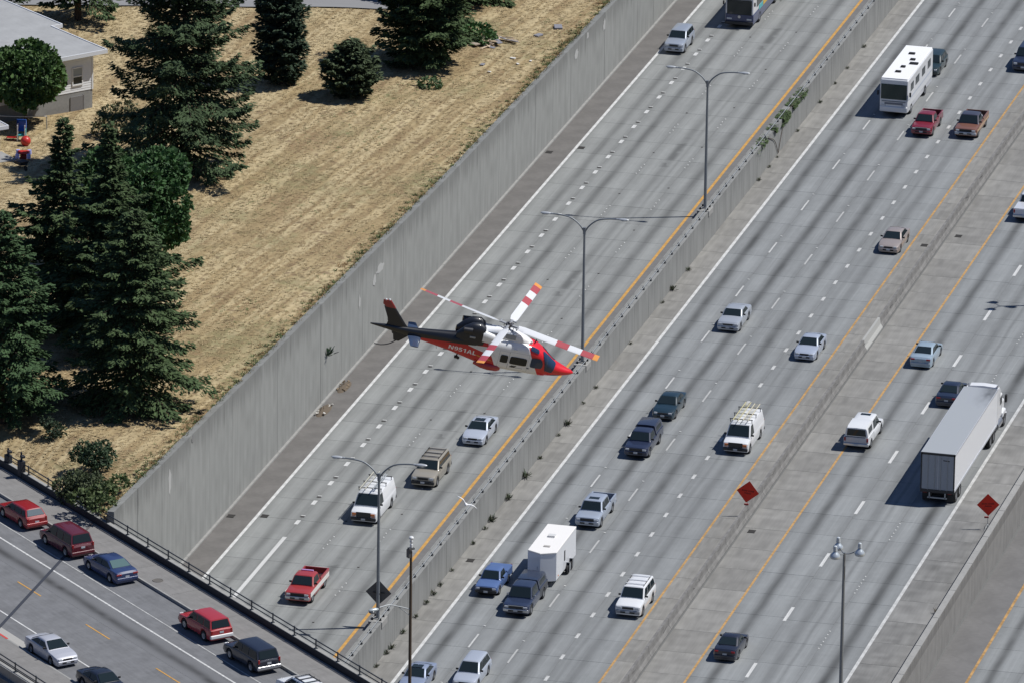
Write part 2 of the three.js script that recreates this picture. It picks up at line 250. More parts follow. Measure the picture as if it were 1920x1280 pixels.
{
  const prof = [[-.33, 0], [-.33, .08], [-.15, .33], [-.08, .84], [.08, .84], [.15, .33], [.33, .08], [.33, 0]];
  const g0 = boxUV(extr(prof, 6.04, .01), .22);
  const w = thing('median_barrier', 'scuffed grey concrete barrier between the yellow edge lines', 'barrier');
  const pale = std([.36, .36, .345], .9);
  for (let z = -140; z < 118; z += 6.1) { const m = mesh('barrier_block', g0, Math.abs(z + 9.0) < 3 ? pale : jerseyMat, w); m.position.set(27.25, 0, z); }
  const scuff = std([.06, .06, .06], .9); const r = rng(31);
  for (let k = 0; k < 60; k++) { const z = -130 + r() * 240, y0 = .36 + r() * .3, l = .25 + r() * .9, x = y => 27.25 + lerp(.15, .08, (y - .33) / .51) + .012; const s = r() < .5 ? .1 : -.14; const a = V(x(y0), y0, z), b = V(x(y0 + s), y0 + s, z + l); mesh('tyre_scuff', bar(a, b, .012 + r() * .012, 4), scuff, w); }
}
{
  const w = thing('lower_wall', 'concrete parapet wall dropping to the lower roadway beside the shoulder', 'wall');
  const PL = 6.1; let k = 0;
  for (let z = Z0; z < Z1; z += PL, k++) mesh('wall_panel', boxUV(extr([[45.45, -.1], [45.45, .1], [45.62, .35], [45.68, .82], [46.1, .82], [46.1, -2.8], [45.45, -2.8]], PL - .05, .012).translate(0, 0, z), 1 / 6), wallMats3[k % 2], w);
  mesh('joint_filler', box(.3, 3.4, Z1 - Z0, 45.86, -.95, (Z0 + Z1) / 2), std([.12, .12, .12], .95), w);
  const cop = []; for (let z = Z0; z < Z1; z += PL) cop.push(box(.46, .05, PL - .05, 45.88, .86, z + PL / 2)); mesh('parapet_coping', boxUV(merge(cop), .3), capMat, w);
}

// ---------------------------------------------------------------- hillside, ground and side street
const BA = 44.37 * Math.PI / 180, BU = V(Math.cos(BA), 0, Math.sin(BA)), BV = V(-Math.sin(BA), 0, Math.cos(BA)), BP = V(-16.04, 10.2, 83.5), DY = 10.2;
const toUV = (x, z) => [(x - BP.x) * BU.x + (z - BP.z) * BU.z, (x - BP.x) * BV.x + (z - BP.z) * BV.z];
const fromUV = (u, v, y = DY) => V(BP.x + BU.x * u + BV.x * v, y, BP.z + BU.z * u + BV.z * v);
function groundY(x, z) {
  const d = Math.max(0, -8.8 - x); let y = wallTop(z) + .02 * Math.min(d, 60) - .06;
  y += .18 * (noise(x * .12, z * .12, 40) - .5) * sstep(0, 4, d) + .1 * (noise(x * .5, z * .5, 41) - .5) * sstep(.5, 3, d);
  const [u, v] = toUV(x, z); const t = sstep(-7.6, -16, v); y = lerp(Math.min(y, DY - .08), y, t);
  if (v > -7.6) y = DY - .7;
  if (v > 13.2) y = DY - .7 - sstep(13, 20, v) * 1;
  return y;
}
{
  const rough = dataTex(1024, 1024, (u, v) => { // dry mown grass: u across the rows, v along them, 48 m tile
    const row = noise(u * 40 + .9 * noise(v * 6, u * 3, 55, 6, 3), v * 2.0, 50, 40, 2), row2 = noise(u * 150 + .8 * noise(v * 14, u * 9, 57, 14, 9), v * 5, 51, 150, 5), p = noise(u * 9, v * 9, 52, 9, 9), p2 = noise(u * 22, v * 22, 53, 22, 22), f = hash(u * 1024 | 0, v * 1024 | 0, 54), f2 = noise(u * 340, v * 340, 56, 340, 340), p3 = noise(u * 130, v * 104, 58, 130, 104), p4 = noise(u * 62, v * 50, 59, 62, 50);
    const straw = [.31, .232, .118], pale = [.43, .345, .2], brown = [.19, .122, .06], green = [.16, .155, .07];
    let c = straw.map((q, i) => lerp(q, pale[i], sstep(.3, .72, row * .45 + row2 * .55)));
    c = c.map((q, i) => lerp(q, brown[i], sstep(.5, .8, p2 * .35 + (1 - row) * .3 + (1 - row2) * .3 + (f2 - .5) * .35) * .8));
    c = c.map((q, i) => lerp(q, green[i], sstep(.58, .85, p * .7 + f2 * .3) * .5));
    c = c.map((q, i) => lerp(q, [.13, .085, .045][i], sstep(.66, .86, p3 * .65 + p4 * .35) * .75)); c = c.map((q, i) => lerp(q, [.2, .19, .085][i], sstep(.62, .8, p4 * .5 + p * .5) * .4));
    const k = .74 + .3 * (f * .4 + f2 * .6) + .3 * (p3 - .5) + .16; return c.map(q => q * k * 1.0);
  });
  const X0 = -170, nx = 220, nz = 300, g = grid(nx, nz, (u, v) => { const x = lerp(-9.25, X0, Math.pow(u, 1.6)), z = lerp(-260, 150, v); return V(x, groundY(x, z), z); });
  const p = g.attributes.position, uv = g.attributes.uv, a = .06; for (let i = 0; i < p.count; i++) { const x = p.getX(i), z = p.getZ(i), xx = x * Math.cos(a) + z * Math.sin(a), zz = z * Math.cos(a) - x * Math.sin(a); uv.setXY(i, xx / 48, zz / 48); }
  const m = mesh('grass_hillside', g, new THREE.MeshStandardMaterial({ map: rough, roughness: 1 })); m.userData.kind = 'structure';
  const big = mesh('ground', new THREE.CircleGeometry(4000, 48).rotateX(-Math.PI / 2).translate(0, -9, -500), std([.2, .17, .11], 1)); big.userData.kind = 'structure';
  const east = mesh('east_verge', boxUV(box(400, 1.6, 520, 260.2, -3.2, -30), .05), new THREE.MeshStandardMaterial({ map: rough, roughness: 1 })); east.userData.kind = 'structure';
}

// ---------------------------------------------------------------- overpass bridge (local x = along u, z = across v)
const roadTexB = plainTex(121, [.155, .157, .165], .2, 512, .12);
{
  const b = thing('road_bridge', 'grey concrete road bridge with steel pipe railings crossing over the freeway', 'bridge', [BP.x, DY, BP.z], -BA);
  const U0 = -60, U1 = 120, UL = U1 - U0, UC = (U0 + U1) / 2;
  const bmat = new THREE.MeshStandardMaterial({ map: roadTexB, roughness: .94 }), walk = new THREE.MeshStandardMaterial({ map: plainTex(123, [.205, .198, .192], .14, 512, .1), roughness: .93 });
  mesh('deck', boxUV(box(UL, .35, 21.0, UC, -.185, 2.8), .15), bmat, b);
  for (const v of [-6, -1.6, 2.8, 7.2, 11.6]) mesh('girder', box(UL - 45, 1.3, .5, UC + 20, -1.01, v), capMat, b);
  // oil and rubber line worn into the lane
  const oilT = dataTex(1024, 128, (u, v) => { const e = Math.exp(-Math.pow((v - .5 - (noise(u * 9, 0, 130, 9) - .5) * .1) / .2, 2)), k = 1 - .6 * e * (.7 + .5 * noise(u * 40, v * 4, 131, 40)) + .08 * (hash(u * 1024 | 0, v * 128 | 0, 132) - .5); return [.155 * k, .157 * k, .165 * k]; });
  for (const v of [1.25, 5.2]) { const g = new THREE.BoxGeometry(UL, .004, 1.9); g.translate(UC, -.006, v); const p = g.attributes.position, uv = g.attributes.uv; for (let i = 0; i < p.count; i++) uv.setXY(i, p.getX(i) / 30, (p.getZ(i) - v) / 1.9 + .5); if (v < 3) mesh('worn_wheel_track', g, new THREE.MeshStandardMaterial({ map: oilT, roughness: .9 }), b); }
  // sidewalks in bays, kerbs
  for (let u = U0; u < U1; u += 5.9) for (const [v0, v1] of [[-7.0, -4.35], [9.65, 12.55]]) mesh('sidewalk_bay', boxUV(box(5.88, .2, v1 - v0, u + 2.95, .095, (v0 + v1) / 2), .2), walk, b);
  for (let u = U0; u < U1; u += 3) { mesh('kerb_stone', boxUV(rbox(2.985, .22, .16, u + 1.5, .09, -4.27, .02, 1), .3), capMat, b); mesh('kerb_stone', boxUV(rbox(2.985, .22, .16, u + 1.5, .09, 9.57, .02, 1), .3), capMat, b); }
  mesh('red_kerb_paint', box(5.2, .006, .17, 16.4, .204, 9.57), std([.5, .06, .05], .8), b);
  mesh('driveway_apron', panel([V(14.6, -.008, 9.4), V(20.8, -.008, 9.4), V(20.2, -.008, 8.6), V(15, -.008, 8.6)].reverse(), .012, V(0, 1, 0)), std([.36, .35, .33], .9), b);
  // parapets
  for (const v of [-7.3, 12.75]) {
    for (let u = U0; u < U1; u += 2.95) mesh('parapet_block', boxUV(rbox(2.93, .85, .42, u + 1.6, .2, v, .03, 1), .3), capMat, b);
    mesh('parapet_shade_strip', box(UL, .5, .03, UC, .42, v + (v < 0 ? .235 : -.235)), std([.018, .021, .028], .7), b);  // near-black strip on the inner face, parapet shade put in as colour
    mesh('fascia', boxUV(box(UL, 1.1, .3, UC, -.72, v + (v < 0 ? .02 : -.02)), .2), std([.2, .195, .185], .95), b);
  }
  const post = merge([bar(V(0, .6, 0), V(0, 1.27, 0), .05, 8), box(.22, .03, .22, 0, .64, 0), sph(.065, 0, 1.27, 0, 1, 1, 1, 8)]), rail = std([.06, .07, .085], .45, { metalness: .5 });
  for (const v of [-7.3, 12.7]) {
    for (let u = -12.35; u < U1; u += 2.95) { const m = mesh('railing_post', post, rail, b); m.position.set(u, 0, v); }
    mesh('handrail', cyl(.045, .045, UL - 47.3, UC + 23.6, 1.22, v, 8, 'x'), rail, b); mesh('handrail', cyl(.04, .04, UL - 47.3, UC + 23.6, .9, v, 8, 'x'), rail, b);
  }
  // markings
  const ln = (name, u0, u1, v, w, mat) => mesh(name, boxUV(box(u1 - u0, .006, w, (u0 + u1) / 2, 0, v), .5), mat, b);
  ln('parking_line', U0, U1, -1.5, .1, wp[2]); ln('lane_line', U0, U1, 0, .15, wp[0]); ln('parking_line', U0, U1, 7.1, .12, wp[0]);
  for (let u = 8.65 - 9.93 * 6; u < U1; u += 9.93) ln('centre_dash', u, u + 3.4, 3.25, .12, yp);
  // expansion joint above the abutment, running with the freeway
  const tar = [], jx = -10.55; const ps = []; for (const v of [-4.2, 9.5]) { const t = (jx - BP.x - BV.x * v) / BU.x; ps.push([t, v]); }
  mesh('expansion_joint', panel([V(ps[0][0] - .17, -.004, ps[0][1]), V(ps[0][0] + .17, -.004, ps[0][1]), V(ps[1][0] + .17, -.004, ps[1][1]), V(ps[1][0] - .17, -.004, ps[1][1])].reverse(), .012, V(0, 1, 0)), std([.035, .04, .055], .9), b);
  const ps2 = [-7, -4.3].map(v => [(jx - BP.x - BV.x * v) / BU.x, v]); mesh('expansion_joint', panel([V(ps2[0][0] - .13, .197, ps2[0][1]), V(ps2[0][0] + .13, .197, ps2[0][1]), V(ps2[1][0] + .13, .197, ps2[1][1]), V(ps2[1][0] - .13, .197, ps2[1][1])].reverse(), .006, V(0, 1, 0)), std([.1, .09, .09], .9), b);
  mesh('manhole_cover', [new THREE.TorusGeometry(.36, .035, 4, 24).rotateX(Math.PI / 2).translate(13.7, .197, -5.1), cyl(.34, .34, .012, 13.7, .199, -5.1, 20)], std([.12, .11, .1], .8), b);
  mesh('manhole_cover', [cyl(.42, .42, .012, 30.5, .199, 11.2, 20)], std([.16, .15, .14], .8), b);
  // bridge piers and abutment
  for (const [u, v] of [[12, 2.8], [34.5, -3], [34.5, 8], [72, 2.8]]) mesh('pier', cyl(.7, .7, 12, u, -7.4, v, 16), capMat, b);
}
// street pavement that carries on from the bridge end is the deck itself; earth under it
{
  const m = mesh('embankment', boxUV(box(60, 9.4, 20.6, -45.5, 0, 2.8), .1), std([.2, .16, .1], 1)); m.position.set(BP.x, DY - 5.1, BP.z); m.rotation.y = -BA; m.userData.kind = 'structure';
}
// dark end posts of the railing
for (const [u, v, h, lab] of [[-10.3, -7.2, 1.9, 'dark steel post box at the bridge railing end'], [-12.6, -7.35, 1.5, 'short dark bollard past the railing end post']]) {
  const t = thing('end_post', lab, 'post', fromUV(u, v, DY + .2).toArray(), -BA); const mt = std([.02, .022, .03], .6);
  mesh('post', [bar(V(0, 0, 0), V(0, h, 0), .08, 8)], mt, t); mesh('cabinet', [rbox(.55, h * .62, .4, 0, h * .36, .0, .04), rbox(.3, .2, .3, .2, h * .85, 0, .04)], mt, t);
}

// ---------------------------------------------------------------- street lighting
function doubleLamp(z, label, sign) {
  const t = thing('street_lamp', label, 'street lamp', [8.55, 2.65, z], 0, 'twin-armed lamps along the centre wall');
  mesh('pedestal', [rbox(1.05, .5, 1.5, .0, -.2, 0, .04), box(.5, .06, .5, 0, .08, 0)], capMat, t);
  const bolts = []; for (const a of [-1, 1]) for (const c of [-1, 1]) bolts.push(cyl(.07, .09, .2, a * .3, .14, c * .42, 8)); mesh('anchor_bolts', bolts, M.black, t);
  mesh('pole', [cyl(.085, .14, 10.7, 0, 5.35, 0, 12), cyl(.13, .13, .55, 0, 10.75, 0, 12)], M.steel, t);
  for (const s of [-1, 1]) {
    const arm = mesh('arm', tube([V(0, 10.6, 0), V(s * .35, 11.15, 0), V(s * 1.05, 11.7, 0), V(s * 1.9, 11.88, 0), V(s * 2.75, 11.92, 0)], .06, 24, 8), M.steel, t);
    const head = new THREE.SphereGeometry(.5, 16, 10); head.scale(.9, .2, .36); head.translate(s * 3.1, 11.93, 0);
    mesh('lamp_head', [head, box(.25, .1, .16, s * 2.65, 11.92, 0)], std([.46, .48, .5], .4, { metalness: .25 }), t);
    mesh('lens', sph(.3, s * 3.15, 11.87, 0, 1, .25, .7, 10), std([.5, .5, .46], .3), t);
  }
  if (sign) { const d = .96; const g = panel([V(0, -d, 0), V(d, 0, 0), V(0, d, 0), V(-d, 0, 0)], .02, V(0, 0, -1)); g.translate(-.02, 1.95, -.2); mesh('sign_board', g, std([.105, .105, .105], .6, { metalness: .1 }), t); mesh('sign_bracket', [box(.9, .06, .05, 0, 1.95, -.17), box(.3, .06, .3, 0, 1.95, -.08)], M.trim, t); }
}
doubleLamp(-30.6, 'twin-armed steel lamp on centre wall beyond the helicopter rotor, ivy growing past it');
doubleLamp(11.4, 'twin-armed steel lamp on centre wall behind the helicopter nose');
doubleLamp(72.1, 'twin-armed steel lamp with a grey diamond sign fixed to its pole', true);
function bellLamp(z, label) {
  const t = thing('bell_lamp', label, 'street lamp', [45.88, .9, z], .35, 'tall three-headed lamps on the lower wall');
  mesh('pole', [cyl(.09, .17, 16.2, 0, 8.1, 0, 12), box(.5, .06, .5, 0, .03, 0)], M.steel, t);
  const shade = new THREE.LatheGeometry([[0, .36], [.1, .36], [.14, .28], [.2, .2], [.33, .06], [.36, -.1], [.3, -.2]].map(p => new THREE.Vector2(...p)), 16);
  for (let k = 0; k < 3; k++) {
    const a = k * Math.PI * 2 / 3 + .25, c = Math.cos(a), s = Math.sin(a), R = 1.05; mesh('arm', tube([V(0, 16.1, 0), V(c * .4, 16.15, s * .4), V(c * R, 16.45, s * R)], .04, 10, 6), M.steel, t);
    const h = mesh('lamp_head', shade.clone().translate(c * R, 16.25, s * R), std([.5, .55, .6], .3, { metalness: .35 }), t);
    mesh('ballast_cap', [cyl(.13, .15, .3, c * R, 16.75, s * R, 10), sph(.13, c * R, 16.9, s * R, 1, .6, 1, 8)], std([.48, .52, .56], .4), t);
  }
}
bellLamp(88.6, 'tall grey lamp with three bell heads beside the lower roadway'); bellLamp(-24, 'tall three-headed lamp past the red diamond sign, casting a shadow on the lanes');

// wooden utility pole on the far side of the bridge
const UPU = 47.55;
{
  const p = fromUV(43.65, -7.75, DY - .8), t = thing('utility_pole', 'brown wooden utility pole with a curved lamp arm beside the bridge railing', 'utility pole', p.toArray(), -BA);
  mesh('pole', cyl(.085, .12, 12.0, 0, 6.0, 0, 12), M.wood, t);
  mesh('bracket', [rbox(.3, .6, .28, -.08, 11.85, .1, .04), box(.3, .12, .4, 0, 12.2, 0)], std([.1, .1, .1], .6), t);
  mesh('insulator', [cyl(.1, .1, .22, .02, 12.4, 0, 10), cyl(.05, .05, .5, .02, 12.6, 0, 8), sph(.18, .02, 12.95, 0, 1, .75, 1, 10), cyl(.12, .09, .12, .02, 12.68, 0, 10)], std([.7, .71, .72], .4), t);
  mesh('lamp_arm', [tube([V(0, 7.9, 0), V(0, 8.25, .9), V(0, 8.5, 1.7), V(0, 8.45, 2.4)], .045, 16, 8), bar(V(0, 7.45, 0), V(0, 8.25, .95), .03)], M.galv, t);
  const head = new THREE.SphereGeometry(.5, 14, 10); head.scale(.36, .26, .8); head.translate(0, 8.36, 2.85); mesh('lamp_head', head, std([.45, .5, .52], .35, { metalness: .3 }), t); mesh('lens', sph(.24, 0, 8.24, 2.95, .9, .5, 1.1, 10), std([.1, .11, .12], .2), t);
}

// ---------------------------------------------------------------- orange roadwork signs on stands
function textTex(lines) { const c = document.createElement('canvas'); c.width = c.height = 256; const x = c.getContext('2d'); x.fillStyle = '#d8331c'; x.fillRect(0, 0, 256, 256); x.save(); x.translate(128, 128); x.rotate(Math.PI / 4); x.fillStyle = '#1c0b08'; x.textAlign = 'center'; x.font = 'bold 34px sans-serif'; lines.forEach((l, i) => x.fillText(l, 0, -6 + i * 40)); x.restore(); const t = new THREE.CanvasTexture(c); t.colorSpace = THREE.SRGBColorSpace; return t; }
const signFace = new THREE.MeshStandardMaterial({ map: textTex(['ROAD WORK', 'AHEAD']), roughness: .75 });
function workSign(x, z, lean, turn, label, y0) {
  const t = thing('roadwork_sign', label, 'sign', [x, y0, z], turn, 'red-orange diamond roadwork signs');
  const s = 1.2, tilt = new THREE.Group(); const board = new THREE.BoxGeometry(s, s, .015).rotateZ(Math.PI / 4).rotateX(-.06).rotateZ(lean).translate(0, 1.05, .06);
  const sb = mesh('sign_board', board, std([.42, .04, .02], .7), t);
  mesh('sign_face', new THREE.PlaneGeometry(s - .02, s - .02).rotateZ(Math.PI / 4).rotateX(-.06).rotateZ(lean).translate(0, 1.05, .072), signFace, sb);
  mesh('stand', [bar(V(0, -.85, -.03), V(0, 1.5, -.03), .025), bar(V(-.22, -.86, .5), V(0, -.5, 0), .02), bar(V(.22, -.86, .5), V(0, -.5, 0), .02), bar(V(-.22, -.86, -.5), V(0, -.5, 0), .02), bar(V(.22, -.86, -.5), V(0, -.5, 0), .02)].map(g => g), M.galv, t);
  mesh('flag', rbox(.34, .14, .05, -.1, .06, .05, .02), std([.4, .05, .04], .7), t);
}
workSign(27.3, 35.4, -.14, .15, 'red-orange diamond roadwork sign standing on the median barrier', .86);
workSign(45.2, 33.2, .05, .15, 'red-orange diamond roadwork sign on the shoulder behind the semi truck', .88);

// ---------------------------------------------------------------- house on the hill
{
  const gy = 9.1, t = thing('house', 'white lap-sided house with a low grey roof and concrete base', 'house', [-41.58, gy, -22.08], -.69);
  const W = 13, Lh = 17, f0 = 1.95, top = 5.05;
  const lapMat = std([.8, .81, .83], .7), fasc = std([.7, .72, .76], .6), conc = new THREE.MeshStandardMaterial({ map: plainTex(141, [.27, .27, .265], .2), roughness: .95 });
  mesh('foundation', boxUV(box(Lh, f0 + .6, W, -Lh / 2, (f0 - .6) / 2, W / 2), .2), conc, t);
  mesh('wall', box(Lh - .06, top - f0, W - .06, -Lh / 2, (top + f0) / 2, W / 2), lapMat, t);
  const laps = []; for (let y = f0; y < top - .05; y += .2) { laps.push(box(.05, .19, W + .02, .0, y + .1, W / 2, 0, 0, .09)); laps.push(box(Lh, .19, .05, -Lh / 2, y + .1, -.0, .09)); } mesh('lap_siding', laps, lapMat, t);
  mesh('corner_trim', box(.16, top - f0, .16, -.02, (top + f0) / 2, 0.02), std([.74, .74, .74], .6), t);
  const roofMat = new THREE.MeshStandardMaterial({ map: plainTex(143, [.33, .335, .34], .12, 512, .05), roughness: .95 });
  const outline = [[.75, -.95], [.75, W + .8], [-Lh - .6, W + .8], [-Lh - .6, -2.0], [-7.6, -2.0], [-7.6, -.95]];
  const rp = outline.map(([u, v]) => V(u, 0, v)); const rg = panel(rp.map(p => V(p.x, top + .16, p.z)).reverse(), .12, V(0, 1, 0)); mesh('roof', boxUV(rg, .15), roofMat, t);
  outline.forEach((a, i) => { const b = outline[(i + 1) % 6]; const c = [(a[0] + b[0]) / 2, (a[1] + b[1]) / 2], dx = Math.abs(a[0] - b[0]), dz = Math.abs(a[1] - b[1]); mesh('fascia_board', box(Math.max(dx, .09) + (dx > dz ? .09 : 0), .34, Math.max(dz, .088) + (dz > dx ? -.09 : 0), c[0], top + .17, c[1]), fasc, t); });
  const soff = panel(rp.map(p => V(p.x * .995, top + .06, p.z)).reverse(), .03, V(0, 1, 0)); mesh('soffit', soff, std([.6, .62, .66], .7), t);
  const wn = mesh('window', [box(.12, .12, 1.06, .05, 2.55, 1.5), box(.1, .1, 1.0, .04, 4.02, 1.5), box(.1, 1.5, .1, .04, 3.28, 1.02), box(.1, 1.5, .1, .04, 3.28, 1.98), box(.09, .09, .9, .045, 3.28, 1.5)], std([.75, .75, .75], .5), t);
  mesh('pane', box(.03, .66, .88, .02, 2.92, 1.5), M.glass, wn); mesh('pane', box(.03, .66, .88, .035, 3.63, 1.5), std([.33, .36, .37], .3), wn);
  mesh('cellar_door', [box(.08, 1.25, 1.3, .02, .95, 1.55), box(.1, 1.35, .08, .03, .95, .9)], std([.19, .185, .185], .9), t);
}
{
  const t = thing('shed', 'low shed with a white-edged roof at the yard beside the maple', 'shed', [-44.25, 9.2, -7.4], -BA);
  mesh('wall', box(5, 2.4, 4, -2.9, 1.2, 2.5), std([.4, .41, .42], .8), t); const rp = [V(0, 2.55, 0), V(0, 2.55, 5), V(-5.6, 2.55, 5), V(-5.6, 2.55, 0)]; mesh('roof', panel(rp.reverse(), .1, V(0, 1, 0)), std([.34, .33, .32], .9), t);
  mesh('fascia_board', [box(.08, .3, 5.1, .05, 2.55, 2.5), box(5.6, .3, .08, -2.85, 2.55, -.05)], std([.72, .74, .78], .6), t);
}
// quiet street behind the house
{
  const A = V(-52.3, 0, -51), B = V(-46.3, 0, -53.2), d = B.clone().sub(A).normalize(), n = V(-d.z, 0, d.x).multiplyScalar(-1); if (n.z > 0) n.negate();
  const g = grid(40, 6, (u, v) => { const p = A.clone().addScaledVector(d, lerp(-45, 30, u)).addScaledVector(n, -v * -9); return V(p.x, groundY(p.x, p.z) + .12, p.z); });
  const s = mesh('side_street', g, new THREE.MeshStandardMaterial({ map: plainTex(151, [.24, .24, .245], .15), roughness: .95, side: THREE.DoubleSide })); s.userData.kind = 'structure';
}
// ---------------------------------------------------------------- garden toys
{
  const gy = (x, z) => groundY(x, z);
  const red = std([.5, .03, .025], .4), blue = std([.04, .14, .55], .4), teal = std([.03, .3, .33], .4), lil = std([.38, .4, .75], .4), tw = std([.7, .7, .7], .5);
  let p = [-44.1, -10.6]; let t = thing('toy_climber', 'plastic climbing toy with blue roof, teal side and red slide', 'toy', [p[0], gy(...p), p[1]], .2);
  mesh('tower', [rbox(.08, 1.4, .08, -.3, .7, .3, .02), rbox(.08, 1.4, .08, .3, .7, .3, .02), rbox(.08, 1.4, .08, -.3, .7, -.3, .02), rbox(.08, 1.4, .08, .3, .7, -.3, .02)], tw, t); mesh('side_panel', [rbox(.08, 1.0, .6, .34, .55, 0, .03), rbox(.6, .12, .6, 0, .5, 0, .03)], teal, t);
  mesh('roof', new THREE.CylinderGeometry(.5, .5, .75, 16, 1, false, 0, Math.PI).rotateZ(Math.PI / 2).rotateX(-Math.PI / 2).translate(0, 1.3, 0), blue, t); mesh('slide', rbox(.9, .08, .45, -.75, .32, .1, .03).rotateZ(.0), red, t);
  p = [-43.3, -9.2]; t = tag(mesh('play_ball', [sph(.42, 0, .4, 0, 1, 1, 1, 16), cyl(.1, .1, .04, 0, .81, 0, 8)], red), 'big round red ball next to the climbing toy', 'ball'); t.position.set(p[0], gy(...p), p[1]);
  p = [-42.3, -5.4]; t = thing('toy_table', 'small red plastic table with four lilac corner seats', 'table', [p[0], gy(...p), p[1]], .25); mesh('tabletop', rbox(.9, .1, .9, 0, .55, 0, .04), red, t); mesh('base', rbox(.5, .5, .5, 0, .25, 0, .05), std([.25, .02, .02], .5), t);
  for (const a of [-1, 1]) for (const c of [-1, 1]) mesh('seat', cyl(.16, .18, .34, a * .46, .4, c * .6, 12), lil, t);
  p = [-43.5, -4.5]; t = tag(mesh('patio_slab', boxUV(box(2.6, .12, 2.6, 0, .03, 0), .3), capMat), 'square concrete patio slab under the white bird bath', 'slab'); t.position.set(p[0] - .9, gy(...p), p[1]); t.rotation.y = -.75;
  t = thing('bird_bath', 'white fluted bird bath on a grey column with blue foot', 'bird bath', [-44.5, gy(-44.5, -4.4) + .09, -4.4]); mesh('bowl', new THREE.LatheGeometry([[.05, 0], [.5, .12], [.55, .3], [.45, .32], [.1, .2]].map(q => new THREE.Vector2(...q)), 14).translate(0, 1.35, 0), tw, t); mesh('column', cyl(.12, .17, 1.35, 0, .68, 0, 10), std([.16, .18, .22], .7), t); mesh('foot', [cyl(.3, .42, .16, 0, .08, 0, 12)], blue, t);
  p = [-41.6, -2.6]; t = thing('wheelbarrow', 'dark wheelbarrow tipped on the dry yard', 'wheelbarrow', [p[0], gy(...p), p[1]], .8); const dk = std([.03, .03, .035], .6); mesh('tray', loft([[[-.4, .35, -.55], [.4, .35, -.55], [.3, .1, -.4], [-.3, .1, -.4]].concat([[-.4, .35, -.55]]), [[-.4, .45, .55], [.4, .45, .55], [.3, .12, .4], [-.3, .12, .4]].concat([[-.4, .45, .55]])], .5).translate(0, .25, 0), dk, t); mesh('handle', [bar(V(-.3, .35, -.4), V(-.3, .55, -1.3), .03), bar(V(.3, .35, -.4), V(.3, .55, -1.3), .03)], dk, t); mesh('wheel', cyl(.22, .22, .1, 0, .22, .75, 14, 'x'), M.tyre, t);
  const a = V(-47.5, 0, -13.2), c = V(-43.2, 0, -14.6); a.y = gy(a.x, a.z) + 1.1; c.y = gy(c.x, c.z) + 1.1; t = thing('clothesline', 'thin white clothesline strung between posts above the yard', 'clothesline'); mesh('line', tube([a, a.clone().lerp(c, .5).add(V(0, -.06, 0)), c], .035, 12, 5), tw, t); mesh('post', bar(a.clone().add(V(0, -1.1, 0)), a, .04), M.galv, t); mesh('post', bar(c.clone().add(V(0, -1.1, 0)), c, .04), M.galv, t);
}
// heap of broken boards and litter at the top of the field
{
  const r = rng(77), cx = -15.6, cz = -53.2, t = thing('debris_heap', 'heap of pale broken boards and cardboard dumped on dry grass', 'debris', [cx, groundY(cx, cz), cz]);
  const ms = [std([.6, .47, .33], .9), std([.62, .6, .57], .9), std([.35, .29, .23], .9), std([.22, .22, .25], .9)];
  for (let k = 0; k < 26; k++) { const g = box(.5 + r() * 1.6, .04 + r() * .05, .12 + r() * .5, (r() - .5) * 3.2, .08 + r() * .35, (r() - .5) * 3, (r() - .5) * .7, r() * 3, (r() - .5) * .5); mesh('board', g, ms[r() * 4 | 0], t); }
  const lit = [[-12.6, -49, .3, 1], [-11.8, -47.5, .22, 1], [-14.6, -46.4, .35, 3], [-12.4, -57, .5, 3], [-11.4, -60, .7, 3], [-11, -48.8, .2, 1], [-13.5, -44.5, .2, 1]];
  lit.forEach(([x, z, s, m]) => { const q = mesh('litter_scrap', rbox(s * 1.6, s * .3, s, 0, .08, 0, .04, 1), ms[m]); q.position.set(x, groundY(x, z), z); q.rotation.y = x * 7; tag(q, m === 1 ? 'small white scrap of litter on dry grass near the debris heap' : 'dark scrap of litter on dry grass near the debris heap', 'litter', m === 1 ? 'white litter scraps' : 'dark litter scraps'); });
}

// ---------------------------------------------------------------- vehicles (local +z = forward, y = 0 on the road)
const tyreG = {}, rimG = {};
function wheel(parent, x, z, r, w, rimMat = M.rim) {
  const k = r + '_' + w;
  if (!tyreG[k]) { tyreG[k] = norm(new THREE.LatheGeometry([[r * .6, -w / 2], [r * .92, -w / 2], [r, -w / 2 + .035], [r, w / 2 - .035], [r * .92, w / 2], [r * .6, w / 2]].map(p => new THREE.Vector2(...p)), 20).rotateZ(Math.PI / 2)); rimG[k] = norm(new THREE.LatheGeometry([[.001, -w * .3], [r * .18, -w * .32], [r * .5, -w * .26], [r * .6, -w * .46], [r * .63, -w * .4], [r * .63, w * .4], [r * .6, w * .46], [r * .5, w * .26], [r * .18, w * .32], [.001, w * .3]].map(p => new THREE.Vector2(...p)), 16).rotateZ(Math.PI / 2)); }
  const t = mesh('wheel', tyreG[k], M.tyre, parent); t.position.set(x, r, z); const q = mesh('rim', rimG[k], rimMat, t); return t;
}
